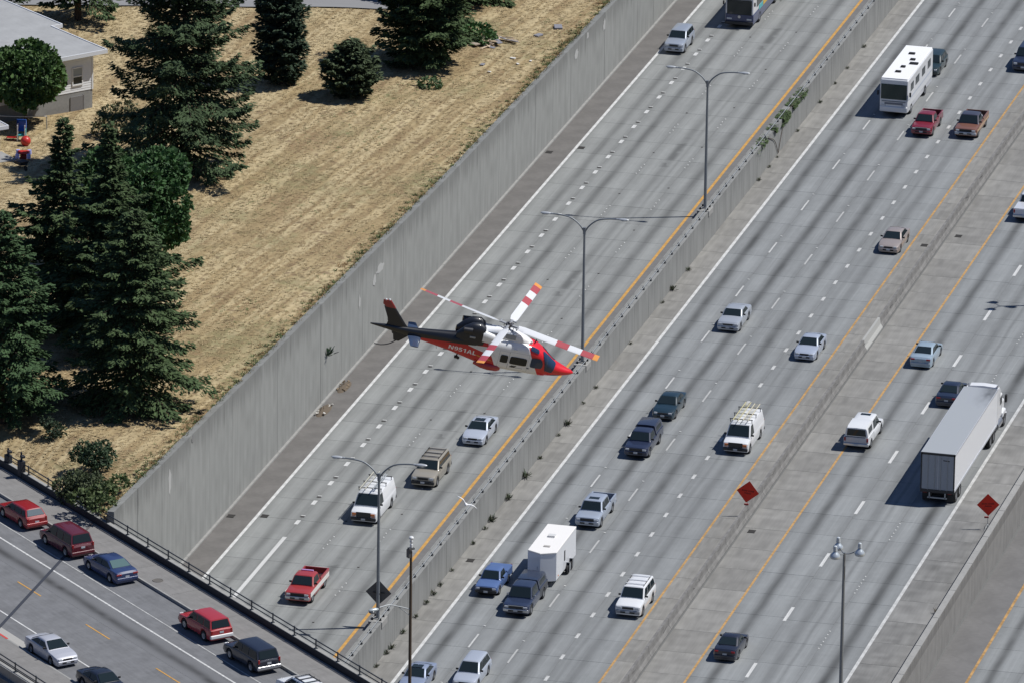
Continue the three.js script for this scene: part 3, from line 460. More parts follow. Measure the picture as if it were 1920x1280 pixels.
function bodyShell(P) { // lower body lofted along z with real wheel arches
  const { L, W, gc = .22, prof, wz, wr } = P, zs = new Set();
  prof.forEach(p => zs.add(+p[0].toFixed(3))); for (let i = 0; i <= 24; i++) zs.add(+(-L / 2 + L * i / 24).toFixed(3));
  for (const z of wz) for (let k = -6; k <= 6; k++) zs.add(+clamp(z + (wr + .07) * Math.sin(k / 6 * Math.PI / 2), -L / 2 + .02, L / 2 - .02).toFixed(3));
  const arr = [...zs].filter(z => z >= prof[0][0] - 1e-6 && z <= prof[prof.length - 1][0] + 1e-6).sort((a, b) => a - b), secs = [];
  const e0 = P.tail ?? .9, e1 = P.nose ?? .86, er = P.endR ?? .55;
  for (const z of arr) {
    const yt = interp(prof, z); let yb = gc; for (const c of wz) { const d = Math.abs(z - c), R = wr + .07; if (d < R) yb = Math.max(yb, wr + Math.sqrt(R * R - d * d)); }
    const df = (L / 2 - z) / er, dr = (z + L / 2) / er; let w = W / 2; if (df < 1) w *= lerp(e1, 1, Math.sqrt(1 - Math.pow(1 - df, 2))); if (P.square !== true && dr < 1) w *= lerp(e0, 1, Math.sqrt(1 - Math.pow(1 - dr, 2)));
    yb = Math.min(yb, yt - .1);
    const h = yt - yb, c = P.crown ?? .03, sh = Math.min(.1, h * .3);
    const half = [[w * .955, yb], [w * .99, yb + h * .3], [w, yb + h * .55], [w * .985, yt - sh], [w * .945, yt - sh * .25], [w * .87, yt], [w * .45, yt + c * .8], [0, yt + c]];
    const s = half.map(([x, y]) => [x, y, z]).concat(half.slice(0, -1).reverse().map(([x, y]) => [-x, y, z])); s.push([...s[0]]); secs.push(s);
  }
  return loft(secs, .6);
}
function cabinShell(C) { // greenhouse: pillars and roof
  const { zc, z1, z2, zd, yb, yr, wb, wr } = C, wy = y => lerp(wb, wr, (y - yb) / (yr - yb)), ybr = C.ybr ?? yb;
  const yc = z => z > z1 ? lerp(yr - .03, yb, (z - z1) / (zc - z1)) : z < z2 ? lerp(yr - .03, ybr, (z2 - z) / (z2 - zd)) : yr - .03 * Math.pow(Math.abs((z - (z1 + z2) / 2) / ((z1 - z2) / 2)), 2);
  const zs = []; for (const [a, b, n] of [[zd, z2, 4], [z2, z1, 6], [z1, zc, 4]]) for (let i = 0; i < n; i++) zs.push(lerp(a, b, i / n)); zs.push(zc);
  const secs = zs.map(z => { const y = yc(z), e = Math.min(.07, Math.max(.004, y - Math.min(yb, ybr) + .02)); const half = [[wb + .005, Math.min(yb, ybr) - .08], [wy(y - e), y - e], [wy(y) - .02, y - e * .4], [wy(y) - .08, y], [wy(y) * .5, y + .018], [0, y + .024]]; const s = half.map(([x, q]) => [x, q, z]).concat(half.slice(0, -1).reverse().map(([x, q]) => [-x, q, z])); s.push([...s[0]]); return s; });
  return loft(secs, .55);
}
function glazing(t, C) {
  const { zc, z1, z2, zd, yb, yr, wb, wr } = C, wy = y => lerp(wb, wr, (y - yb) / (yr - yb)), ybr = C.ybr ?? yb, top = yr - .03;
  const q = (name, za, ya, zb2, yb2, out, ins) => { const A = (k) => [lerp(za, zb2, k), lerp(ya, yb2, k)]; const [z0, y0] = A(.08), [zt, yt] = A(.92); mesh(name, panel([V(-wy(y0) + ins, y0, z0), V(wy(y0) - ins, y0, z0), V(wy(yt) - ins, yt, zt), V(-wy(yt) + ins, yt, zt)], .042, out), M.glass, t); };
  const nF = V(0, zc - z1, top - yb).normalize(); q('windshield', zc, yb, z1, top, nF, .09);
  if (C.rear !== false) { const nR = V(0, z2 - zd, -(top - ybr)).normalize(); const A = k => [lerp(zd, z2, k), lerp(ybr, top, k)], [z0, y0] = A(C.rearLow ?? .12), [zt, yt] = A(.9); mesh('rear_window', panel([V(wy(y0) - .11, y0, z0), V(-wy(y0) + .11, y0, z0), V(-wy(yt) + .11, yt, zt), V(wy(yt) - .11, yt, zt)], .042, nR), C.rearMat ?? M.glass, t); }
  const yl = yb + .05, yh = yr - .13, zf = y => lerp(zc, z1, (y - yb) / (top - yb)) - .16, zr = y => lerp(zd, z2, (y - ybr) / (top - ybr)) + .16;
  const cuts = C.cuts; // window boundaries from front to rear as z, null entries use the sloping ends
  for (const s of [-1, 1]) for (const [a, b] of cuts) { const F = y => a === null ? zf(y) : a, B = y => b === null ? zr(y) : b; const pts = [V(s * (wy(yl) - .004), yl, F(yl)), V(s * (wy(yl) - .004), yl, B(yl)), V(s * (wy(yh) - .004), yh, B(yh)), V(s * (wy(yh) - .004), yh, F(yh))]; if (s < 0) pts.reverse(); mesh('side_window', panel(pts, .018, V(s, (wb - wr) / (yr - yb), 0)), M.glass, t); }
}
function fittings(t, P, C, O = {}) {
  const { L, W } = P, f = L / 2, r = -L / 2, hw = W / 2 * (P.nose ?? .86), rw = W / 2 * (P.tail ?? .9), yl = O.headY ?? .62, bm = O.bumper ?? O.mat;
  mesh('front_bumper', rbox(hw * 2 + .06, O.bh ?? .22, .2, 0, O.by ?? .42, f - .02, .06), bm, t); mesh('rear_bumper', rbox(rw * 2 + .06, O.bh ?? .24, .18, 0, (O.rby ?? O.by ?? .45), r + .02, .06), O.rbumper ?? bm, t);
  mesh('grille', rbox(O.gw ?? hw * .95, O.gh ?? .14, .04, 0, yl - .01, f + .005, .015, 1), O.grille ?? M.trim, t); if (O.grilleBar) mesh('grille_bar', box((O.gw ?? hw * .95) + .06, .035, .05, 0, yl + (O.gh ?? .14) / 2, f + .012), M.chrome, t);
  mesh('lower_grille', box(hw * 1.2, .1, .03, 0, (O.by ?? .42) - .02, f + .085), M.black, t);
  for (const s of [-1, 1]) { mesh('headlight', rbox(hw * .36, O.hh ?? .15, .09, s * hw * .76, yl, f - .025, .03, 1), O.head ?? M.head, t); if (O.amber) mesh('turn_signal', rbox(hw * .3, .06, .06, s * hw * .8, yl - .13, f - .005, .02, 1), M.amber, t); mesh('tail_light', rbox(rw * (O.tw ?? .34), O.th ?? .16, .06, s * rw * (O.tx ?? .8), O.ty ?? .78, r + .012 + (O.tz ?? 0), .02, 1), M.red, t); mesh('mirror', rbox(.2, .14, .09, s * (C.wb + .1), C.yb + .1, C.zc - .42, .03, 1), O.mirror ?? M.black, t); }
  mesh('licence_plate', box(.31, .14, .012, 0, O.py ?? .44, f + .1), M.plate, t); mesh('licence_plate', box(.31, .14, .012, 0, O.rpy ?? .62, r - .09 + (O.rpz ?? .08)), M.plate, t);
  mesh('underbody', box(W * .8, .2, L * .9, 0, (P.gc ?? .22) + .09, 0), M.under, t); for (const z of P.wz) mesh('wheel_well', box(W * .86, P.wr * 1.5, P.wr * 2.05, 0, P.wr * 1.15, z), M.under, t);
  for (const z of P.wz) for (const s of [-1, 1]) wheel(t, s * (W / 2 - .13), z, P.wr, .22, O.rim);
}
function place(t, [x, y, z], heading) { t.position.set(x, y, z); t.rotation.y = heading; }
const KINDS = {
  sedan: (o = {}) => { const L = o.L ?? 4.7, W = o.W ?? 1.78, h = L / 2; return { P: { L, W, gc: .2, wr: .32, wz: [h - .92, -h + 1.0], prof: [[-h, .82], [-h + .12, .95], [-h + .5, 1.0], [-h + 1.25, 1.0], [.2, .95], [h - 1.3, .92], [h - .55, .84], [h - .15, .74], [h, .62]], nose: .84, tail: .88 }, C: { zc: h - 1.25, z1: h - 2.05, z2: -h + 1.65, zd: -h + .75, yb: .93, ybr: .98, yr: o.H ?? 1.43, wb: W / 2 - .07, wr: W / 2 - .27, cuts: [[null, h - 2.62], [h - 2.7, null]] }, O: { ty: .8, th: .14 } }; },
  boxysedan: (o = {}) => { const L = o.L ?? 4.75, W = o.W ?? 1.74, h = L / 2; return { P: { L, W, gc: .22, wr: .32, wz: [h - .85, -h + 1.05], prof: [[-h, .86], [-h + .08, .95], [-h + 1.0, .97], [0, .95], [h - 1.4, .93], [h - .12, .84], [h, .74]], nose: .92, tail: .93, endR: .35 }, C: { zc: h - 1.4, z1: h - 2.05, z2: -h + 1.6, zd: -h + 1.0, yb: .93, ybr: .96, yr: o.H ?? 1.42, wb: W / 2 - .07, wr: W / 2 - .22, cuts: [[null, h - 2.6], [h - 2.68, null]] }, O: { ty: .8, th: .15, headY: .68, hh: .16, grilleBar: true } }; },
  wagon: (o = {}) => { const L = o.L ?? 4.6, W = o.W ?? 1.75, h = L / 2; return { P: { L, W, gc: .22, wr: .33, wz: [h - .88, -h + .95], prof: [[-h, .84], [-h + .1, .96], [0, .96], [h - 1.3, .93], [h - .4, .84], [h - .1, .76], [h, .66]], nose: .87, tail: .94, endR: .45 }, C: { zc: h - 1.2, z1: h - 1.95, z2: -h + .55, zd: -h + .12, yb: .94, yr: o.H ?? 1.5, wb: W / 2 - .07, wr: W / 2 - .25, cuts: [[null, h - 2.55], [h - 2.63, h - 3.5], [h - 3.58, null]], rearLow: .18 }, O: { ty: .82, th: .22, tw: .2, tx: .88 } }; },
  suv: (o = {}) => { const L = o.L ?? 4.75, W = o.W ?? 1.84, h = L / 2, b = o.belt ?? 1.13; return { P: { L, W, gc: .3, wr: .37, wz: [h - .9, -h + 1.0], prof: [[-h, .95], [-h + .06, b], [0, b], [h - 1.25, b - .02], [h - .25, b - .12], [h - .05, b - .2], [h, b - .32]], nose: .9, tail: .95, endR: .35 }, C: { zc: h - 1.25, z1: h - 1.9, z2: -h + .35, zd: -h + .08, yb: b, yr: o.H ?? 1.78, wb: W / 2 - .07, wr: W / 2 - .2, cuts: [[null, h - 2.5], [h - 2.6, h - 3.4], [h - 3.5, null]], rearLow: .14 }, O: { headY: .82, by: .52, bh: .26, py: .54, rpy: .82, ty: 1.0, th: .3, tw: .16, tx: .9, gh: .18, hh: .17 } }; },
  minivan: (o = {}) => { const L = o.L ?? 4.75, W = o.W ?? 1.86, h = L / 2, b = 1.02; return { P: { L, W, gc: .24, wr: .34, wz: [h - .95, -h + 1.0], prof: [[-h, .9], [-h + .08, b], [0, b], [h - 1.1, b - .02], [h - .4, .9], [h - .1, .8], [h, .68]], nose: .86, tail: .95, endR: .45 }, C: { zc: h - .95, z1: h - 1.85, z2: -h + .4, zd: -h + .1, yb: b, yr: o.H ?? 1.74, wb: W / 2 - .06, wr: W / 2 - .24, cuts: [[null, h - 2.5], [h - 2.6, h - 3.45], [h - 3.55, null]], rearLow: .2 }, O: { headY: .72, ty: 1.0, th: .3, tw: .16, tx: .9, by: .46, rpy: .85 } }; },
  van: (o = {}) => { const L = 5.7, W = 2.02, h = L / 2, b = 1.2; return { P: { L, W, gc: .32, wr: .37, wz: [h - .85, -h + 1.25], prof: [[-h, 1.0], [-h + .05, b], [0, b], [h - .95, b - .02], [h - .3, b - .12], [h - .05, b - .22], [h, b - .32]], nose: .92, tail: .97, endR: .3 }, C: { zc: h - .8, z1: h - 1.5, z2: -h + .25, zd: -h + .06, yb: b, yr: 2.08, wb: W / 2 - .05, wr: W / 2 - .2, cuts: [[null, h - 2.2]], rearLow: .3 }, O: { headY: .84, by: .5, bh: .26, bumper: M.trim, amber: true, gw: 1.12, gh: .38, hh: .16, head: M.amber, py: .5, rpy: .6, ty: 1.05, th: .35, tw: .12, tx: .93, grille: M.trim } }; },
};
function vehicle(kind, opt, paintMat, name, label, pos, heading, O = {}, after) {
  const K = KINDS[kind](opt), t = thing(name, label, O.cat ?? 'car'); if (O.group) t.userData.group = O.group;
  const o = { mat: paintMat, ...K.O, ...O };
  mesh('body', bodyShell(K.P), paintMat, t); mesh('cabin', cabinShell(K.C), O.roofMat ?? paintMat, t); glazing(t, { ...K.C, rearMat: O.rearMat }); fittings(t, K.P, K.C, o);
  const { C, P } = K; if (O.sunroof) mesh('sunroof', rbox(.78, .03, .62, 0, C.yr + .008, (C.z1 + C.z2) / 2 + (C.z1 - C.z2) * .22, .01, 1), M.glass, t);
  if (O.roofRack) { mesh('roof_rail', [-1, 1].map(s => rbox(.05, .06, (C.z1 - C.z2) * .85, s * (C.wr - .1), C.yr + .035, (C.z1 + C.z2) / 2, .02, 1)), M.trim, t); for (const k of [-.3, .05, .35]) mesh('rack_bar', rbox(C.wr * 1.85, .05, .09, 0, C.yr + .075, (C.z1 + C.z2) / 2 + k * (C.z1 - C.z2), .02, 1), O.rackMat ?? M.trim, t); }
  if (O.stripe) for (const s of [-1, 1]) mesh('side_moulding', box(.02, O.stripe.h ?? .12, P.L * .78, s * (P.W / 2 + .004), O.stripe.y ?? .6, 0), O.stripe.mat, t);
  place(t, pos, heading); if (after) after(t, K); return t;
}
// pickups: cab and nose in one shell, open bed behind
function pickup(opt, paintMat, name, label, pos, heading, O = {}, after) {
  const t = thing(name, label, 'pickup truck'), L = opt.L ?? 5.4, W = opt.W ?? 1.9, h = L / 2, b = opt.belt ?? 1.08, cabL = opt.cab ?? 1.75, zb = h - 1.3 - cabL; // zb = rear of cab
  const wr = opt.wr ?? .37, P = { L, W, gc: .34, wr, wz: [h - .9, -h + 1.15], prof: [[zb, b], [zb + .05, b], [h - 1.3, b - .02], [h - .3, b - .1], [h - .06, b - .17], [h, b - .28]], nose: opt.nose ?? .92, endR: .3, square: true };
  const C = { zc: h - 1.2, z1: h - 1.75, z2: zb + .22, zd: zb + .06, yb: b, yr: opt.H ?? 1.74, wb: W / 2 - .09, wr: W / 2 - .25, cuts: opt.cuts ?? (cabL > 2.1 ? [[null, h - 2.35], [h - 2.45, null]] : [[null, null]]), rearLow: .12 };
  const o = { mat: paintMat, headY: b - .3, by: .55, bh: .24, bumper: M.chrome, rbumper: M.chrome, ty: .95, th: .3, tw: .14, tx: .92, gh: .24, gw: W * .55, py: .56, rpy: .56, rpz: -.04, tail: .96, ...O };
  P.tail = .96; mesh('body', bodyShell(P), paintMat, t); mesh('cabin', cabinShell(C), O.roofMat ?? paintMat, t); glazing(t, C); fittings(t, P, C, o);
  const z0 = -h + .05, z1 = zb - .04, yb2 = .62, yt = b + .02, R = wr + .08, wc = P.wz[1];
  const side = []; side.push([z0, .48], [wc - R, .48]); for (let k = 0; k <= 8; k++) { const a = Math.PI - k / 8 * Math.PI; side.push([wc + R * Math.cos(a), wr + R * Math.sin(a)]); } side.push([wc + R, .42], [z1, .42], [z1, yt], [z0, yt]);
  const sg = extr(side, .07, .015); // shape in z-y plane
  const bed = mesh('cargo_bed', [-1, 1].map(s => { const g = sg.clone(); g.rotateY(-Math.PI / 2); g.translate(s * (W / 2 - .07) + .035 + (s > 0 ? .0 : .0), 0, 0); return g; }), O.sideMat ?? paintMat, t);
  mesh('bed_floor', box(W - .16, .06, z1 - z0, 0, yb2, (z0 + z1) / 2), O.bedMat ?? M.trim, bed); mesh('bed_front', box(W - .14, yt - yb2, .05, 0, (yt + yb2) / 2, z1 - .03), paintMat, bed); mesh('tailgate', rbox(W - .12, yt - yb2 + .04, .07, 0, (yt + yb2) / 2, z0 - .0, .02, 1), O.gateMat ?? paintMat, t);
  for (const s of [-1, 1]) mesh('bed_rail', rbox(.1, .05, z1 - z0, s * (W / 2 - .07), yt + .02, (z0 + z1) / 2, .015, 1), O.railMat ?? paintMat, bed);
  if (O.sideStripe) for (const s of [-1, 1]) mesh('side_moulding', box(.02, O.sideStripe.h, L * .93, s * (W / 2 + .006), O.sideStripe.y, 0), O.sideStripe.mat, t);
  if (O.canopy) { const c = O.canopy, ya = yt + .05, yh = c.h ?? C.yr, g = loft([z0 + .04, z0 + .3, z1 - .1, z1 + .02].map((z, i) => { const top = i === 0 ? yh - .12 : yh, wt = W / 2 - .22; const q = [[W / 2 - .07, ya], [wt + .04, top - .12], [wt - .04, top], [0, top + .03]]; const s = q.map(([x, y]) => [x, y, z]).concat(q.slice(0, -1).reverse().map(([x, y]) => [-x, y, z])); s.push([...s[0]]); return s; }), .5); const cm = mesh('bed_canopy', g, c.mat, t);
    mesh('canopy_window', panel([V(W / 2 - .24, ya + .08, z0 + .04), V(-W / 2 + .24, ya + .08, z0 + .04), V(-W / 2 + .3, yh - .2, z0 + .04), V(W / 2 - .3, yh - .2, z0 + .04)], .03, V(0, 0, -1)), M.glass, cm);
    for (const s of [-1, 1]) { const pts = [V(s * (W / 2 - .12), ya + .12, z1 - .25), V(s * (W / 2 - .12), ya + .12, z0 + .4), V(s * (W / 2 - .19), yh - .2, z0 + .45), V(s * (W / 2 - .19), yh - .2, z1 - .3)]; if (s < 0) pts.reverse(); mesh('canopy_window', panel(pts, .03, V(s, .2, 0)), M.glass, cm); } }
  if (O.cover) mesh('tonneau_cover', rbox(W - .1, .06, z1 - z0, 0, yt + .06, (z0 + z1) / 2, .02, 1), O.cover, t);
  if (O.sunroof) mesh('sunroof', rbox(.78, .03, .5, 0, C.yr + .008, lerp(C.z1, C.z2, .3), .01, 1), M.glass, t);
  place(t, pos, heading); if (after) after(t, P, C); return t;
}
const N = Math.PI; // heading: 0 = towards +z (to the bridge), N = away
// centre positions: front (or rear) bumper measured on the ground, L/2 behind or ahead of it
const pSilver = paint([.42, .45, .5], { metalness: .25 }), pSilver2 = paint([.36, .4, .47], { metalness: .25 }), pWhite = paint([.74, .75, .77]), pNavy = paint([.018, .026, .06]), pDark = paint([.02, .024, .04]), pRed = paint([.36, .022, .024]), pTan = paint([.34, .31, .255], { metalness: .15 }), pGreen = paint([.012, .03, .034]), pBlue = paint([.09, .15, .33]), pMaroon = paint([.11, .01, .02]);
// --- southbound carriageway, fronts towards the bridge
vehicle('suv', { L: 4.5, W: 1.78, H: 1.72 }, pSilver2, 'silver_suv', 'silver SUV straddling the white edge line ahead of the bus', [-4.95, LY, -76.2 - 2.25], 0, { cat: 'suv', bumper: pSilver2 });
vehicle('sedan', { L: 4.75, W: 1.8 }, paint([.5, .54, .62], { metalness: .2 }), 'silver_sedan', 'silver sedan with a dark sunroof beside the yellow line', [4.95, LY, 31.5 - 2.37], 0, { sunroof: true });
vehicle('suv', { L: 5.0, W: 1.9, H: 1.76 }, pTan, 'tan_suv', 'boxy tan SUV with roof rack bars following the white van', [3.85, LY, 42.05 - 2.5], 0, { cat: 'suv', roofRack: true, bumper: M.trim, grille: M.black });
function ladderVan(label, pos, extra) {
  return vehicle('van', {}, pWhite, 'cargo_van', label, pos, 0, { cat: 'van' }, (t, K) => {
    const y = K.C.yr; for (const z of [-1.9, -.4, 1.0]) mesh('rack_bar', [box(1.8, .05, .06, 0, y + .24, z), box(.05, .26, .05, .84, y + .11, z), box(.05, .26, .05, -.84, y + .11, z)], M.trim, t);
    extra(t, y);
  });
}
const ladder = (t, x, y, z0, z1, mat) => { const g = [bar(V(x - .2, y, z0), V(x - .2, y, z1), .035, 5), bar(V(x + .2, y, z0), V(x + .2, y, z1), .035, 5)]; for (let z = z0 + .2; z < z1; z += .32) g.push(bar(V(x - .2, y, z), V(x + .2, y, z), .02, 5)); return mesh('ladder', g, mat, t); };
ladderVan('white cargo van with a ladder and pipes, passing under the lamp arm', [1.75, LY, 51.2 - 2.85], (t, y) => { ladder(t, -.45, y + .31, -2.6, 1.6, std([.5, .48, .4], .6)); mesh('pipe', [cyl(.05, .05, 3.6, .3, y + .31, -.4, 8, 'z'), cyl(.05, .05, 3.2, .45, y + .31, -.5, 8, 'z')], M.galv, t); });
pickup({ L: 5.3, W: 1.9, H: 1.7 }, paint([.36, .035, .035]), 'red_pickup', 'red and white pickup truck just beyond the bridge railing', [1.75, LY, 69.2 - 2.65], 0, { bumper: M.chrome, grille: M.black, sideStripe: { h: .34, y: .76, mat: std([.68, .66, .63], .5) }, bedMat: std([.06, .02, .02], .8) }, (t, P, C) => { mesh('light_bar', rbox(.9, .1, .16, 0, C.yr + .04, C.z2 + .1, .03, 1), std([.5, .3, .6], .4), t); });
// bus
{
  const t = thing('city_bus', 'white-roofed city bus with blue skirt and yellow side panel', 'bus'), L = 12, W = 2.55, H = 3.05, h = L / 2, white = paint([.68, .68, .7]), blue = paint([.03, .045, .13]);
  mesh('body', rbox(W, 1.75, L, 0, 2.1, 0, .14, 3), white, t); mesh('roof', rbox(W - .3, .16, L - .6, 0, H - .02, -.1, .07), white, t);
  mesh('skirt', rbox(W + .02, .95, L + .02, 0, .82, 0, .1), blue, t); mesh('windshield', rbox(W - .3, 1.35, .06, 0, 1.92, h + .01, .03, 1), M.glass, t); mesh('destination_sign', rbox(W - .5, .26, .08, 0, 2.76, h - .02, .03, 1), M.black, t);
  mesh('front_bumper', rbox(W, .3, .2, 0, .5, h + .06, .06), M.trim, t); mesh('emblem', cyl(.13, .13, .02, 0, 1.05, h + .03, 16, 'z'), M.chrome, t);
  for (const s of [-1, 1]) { mesh('headlight', rbox(.45, .16, .06, s * .9, .85, h + .02, .03, 1), M.head, t); mesh('mirror', rbox(.12, .35, .2, s * 1.42, 2.3, h + .1, .04, 1), M.black, t); for (let z = h - 1.6; z > -h + 1; z -= 1.5) mesh('side_window', rbox(.04, .85, 1.38, s * (W / 2 + .002), 2.1, z - .4, .015, 1), M.glass, t); for (const z of [h - 2.6, -h + 3.0]) wheel(t, s * (W / 2 - .14), z, .5, .3); mesh('side_panel', box(.02, .42, 6.2, s * (W / 2 + .016), 1.42, -1), std([.6, .38, .06], .6), t); mesh('side_panel', box(.02, .42, 1.6, s * (W / 2 + .016), 1.42, 3), std([.1, .38, .4], .6), t); }
  mesh('underbody', box(W - .3, .3, L - .4, 0, .4, 0), M.under, t); place(t, [-1.3, LY, -86 - 6], 0);
}
// --- centre carriageway, fronts towards the bridge
{
  const t = thing('motorhome', 'long white motorhome with black roof vents and big windshield', 'motorhome'), L = 10.6, W = 2.5, H = 3.45, h = L / 2, w = paint([.75, .76, .78]);
  mesh('body', rbox(W, 2.6, L, 0, 2.1, 0, .16, 3), w, t); mesh('lower_skirt', rbox(W - .04, .6, L - .3, 0, .72, -.05, .08), paint([.55, .56, .6]), t); mesh('roof', rbox(W - .14, .1, L - .2, 0, H - .02, 0, .05), std([.78, .78, .79], .7), t);
  mesh('windshield', rbox(W - .22, 1.35, .08, 0, 2.28, h + .0, .03, 1), new THREE.MeshPhysicalMaterial({ color: new THREE.Color().setRGB(.008, .03, .03), roughness: .06 }), t); mesh('front_bumper', rbox(W - .06, .5, .22, 0, .72, h - .02, .08), w, t); mesh('grille', [box(1.6, .16, .05, 0, 1.22, h + .01), box(W - .4, .07, .05, 0, 1.42, h + .02)], std([.2, .21, .24], .5), t);
  for (const [x, z, a, b] of [[-.1, 3.2, .5, .36], [.0, 1.6, .4, .4], [.7, .4, .75, .45], [.35, -.8, .45, .4], [-.1, -2.6, .55, .38]]) mesh('roof_vent', rbox(a, .16, b, x, H + .08, z, .03, 1), M.black, t);
  mesh('awning', rbox(.14, .16, 5.6, -W / 2 - .06, 3.05, -.4, .05, 1), std([.6, .6, .6], .6), t);
  for (const s of [-1, 1]) { mesh('headlight', rbox(.42, .2, .06, s * .9, 1.02, h + .02, .03, 1), M.head, t); mesh('mirror', rbox(.14, .4, .2, s * 1.42, 2.1, h - .1, .04, 1), M.black, t); for (const [z, l] of [[3.6, 1.2], [1.4, 1.5], [-1.2, 1.3], [-3.6, 1.2]]) mesh('side_window', rbox(.04, .7, l, s * (W / 2 + .001), 2.45, z, .015, 1), M.glass, t); mesh('side_stripe', box(.012, .12, L - .6, s * (W / 2 + .004), 1.55, 0), std([.35, .38, .45], .5), t); wheel(t, s * (W / 2 - .15), h - 1.6, .45, .28); wheel(t, s * (W / 2 - .15), -h + 3.2, .45, .34); }
  mesh('underbody', box(W - .4, .3, L - .6, 0, .5, 0), M.under, t); place(t, [16.2, 0, -69.6 - 5.3], 0);
}
vehicle('wagon', { L: 4.4 }, pGreen, 'towed_car', 'dark green car towed behind the white motorhome', [16.6, 0, -84.9], 0);
pickup({ L: 5.1, W: 1.82, H: 1.66 }, paint([.2, .013, .028]), 'maroon_pickup', 'maroon pickup truck alongside the motorhome', [19.75, 0, -64.3 - 2.55], 0, { bumper: paint([.2, .02, .03]), grilleBar: true, bedMat: std([.03, .01, .012], .8) });
pickup({ L: 5.4, W: 1.98, H: 1.76 }, paint([.19, .085, .058]), 'brown_pickup', 'old pickup with rust-brown hood and black cab', [23.5, 0, -64.9 - 2.7], 0, { roofMat: paint([.05, .05, .075]), bumper: std([.5, .52, .55], .4), grille: M.black, sideStripe: { h: .2, y: .72, mat: std([.42, .3, .2], .6) } }, (t) => { mesh('bed_tarp', sph(.7, -.1, .95, -1.5, 1.1, .35, .9, 10), std([.3, .3, .33], .8), t); });
vehicle('suv', { L: 5.0, W: 1.95, H: 1.85 }, paint([.02, .03, .065]), 'dark_blue_suv', 'dark blue SUV with round headlights behind the brown pickup', [24.3, 0, -86.2 - 2.5], 0, { cat: 'suv' });
vehicle('sedan', { L: 4.8 }, paint([.36, .31, .29], { metalness: .2 }), 'beige_sedan', 'beige sedan driving along the yellow line', [23.95, 0, -31 - 2.4], 0);
vehicle('boxysedan', { L: 4.8, W: 1.8 }, pSilver, 'silver_boxy_sedan', 'square-edged silver sedan in the lane beyond the helicopter nose', [15.95, 0, -7.1 - 2.4], 0, { bumper: pSilver, grille: M.trim });
vehicle('sedan', { L: 4.6 }, paint([.42, .47, .57], { metalness: .2 }), 'pale_sedan', 'pale silver rounded sedan close to the median barrier', [23.4, 0, -1.7 - 2.3], 0);
vehicle('sedan', { L: 4.7 }, paint([.01, .03, .045]), 'dark_green_sedan', 'dark teal sedan driving behind the navy truck', [16.05, 0, 15.7 - 2.35], 0);
pickup({ L: 5.3, W: 1.88, H: 1.72 }, pNavy, 'navy_truck', 'navy pickup truck with a matching canopy over its bed', [16.2, 0, 25.2 - 2.65], 0, { bumper: pNavy, canopy: { mat: pNavy, h: 1.78 }, railMat: pNavy });
ladderVan('white cargo van with two long ladders beside the median', [23.3, 0, 22.1 - 2.85], (t, y) => { ladder(t, -.35, y + .3, -3.0, 1.5, std([.55, .5, .28], .6)); ladder(t, .4, y + .3, -2.8, 1.3, std([.6, .55, .4], .6)); });
pickup({ L: 5.5, W: 1.9, H: 1.74, cab: 2.4 }, paint([.4, .45, .54], { metalness: .25 }), 'silver_pickup', 'silver crew-cab pickup with a sunroof behind the trailer', [16.5, 0, 41.9 - 2.75], 0, { bumper: pSilver, sunroof: true, bedMat: M.black, rbumper: M.chrome });
{ // box trailer
  const t = thing('box_trailer', 'white V-nosed box trailer towed by the dark pickup', 'trailer'), w = paint([.78, .79, .82]), W = 2.1, H = 2.62, L = 5.9, y0 = .5;
  const out = [[-W / 2, 0], [-W / 2, L], [0, L + .55], [W / 2, L], [W / 2, 0]]; const g = extr(out.map(([x, z]) => [x, -z]), H - y0, .03).rotateX(-Math.PI / 2).translate(0, y0, 0); mesh('box', g, w, t);
  const rg = extr(out.map(([x, z]) => [x * 1.01, -z * 1.005]), .06, .03).rotateX(-Math.PI / 2).translate(0, H, 0); mesh('roof', rg, std([.78, .76, .74], .6), t); mesh('roof_vent', [rbox(.55, .14, .5, -.1, H + .14, 2.6, .03, 1), box(.5, .02, .06, -.1, H + .1, 2.95)], std([.6, .6, .6], .6), t); mesh('roof_vent', rbox(.5, .08, .3, .1, H + .11, 4.9, .03, 1), std([.4, .38, .36], .6), t);
  for (const s of [-1, 1]) { mesh('fender', new THREE.CylinderGeometry(.48, .48, .3, 16, 1, false, 0, Math.PI).rotateZ(Math.PI / 2).rotateX(-Math.PI / 2).scale(1, .8, 1).translate(s * (W / 2 + .12), .5, 1.9), M.chrome, t); mesh('fender', new THREE.CylinderGeometry(.48, .48, .3, 16, 1, false, 0, Math.PI).rotateZ(Math.PI / 2).rotateX(-Math.PI / 2).scale(1, .8, 1).translate(s * (W / 2 + .12), .5, 2.85), M.chrome, t); for (const z of [1.9, 2.85]) wheel(t, s * (W / 2 + .12), z, .34, .2); mesh('side_marker', box(.02, .08, .2, s * (W / 2 + .035), .7, 5.3), M.amber, t); }
  mesh('side_window', rbox(.03, .8, .3, W / 2 + .03, 1.6, 3.4, .01, 1), M.black, t); mesh('front_seam', box(.02, .25, .03, -.25, 1.5, L + .45), M.trim, t); mesh('drawbar', [bar(V(-.6, .45, L), V(0, .45, L + 1.5), .05), bar(V(.6, .45, L), V(0, .45, L + 1.5), .05), cyl(.04, .04, .5, 0, .4, L + 1.3)], M.trim, t); mesh('tail_light', [box(.2, .14, .03, -.85, .75, -.02), box(.2, .14, .03, .85, .75, -.02)], M.red, t);
  place(t, [16.3, 0, 48.9], 0);
}
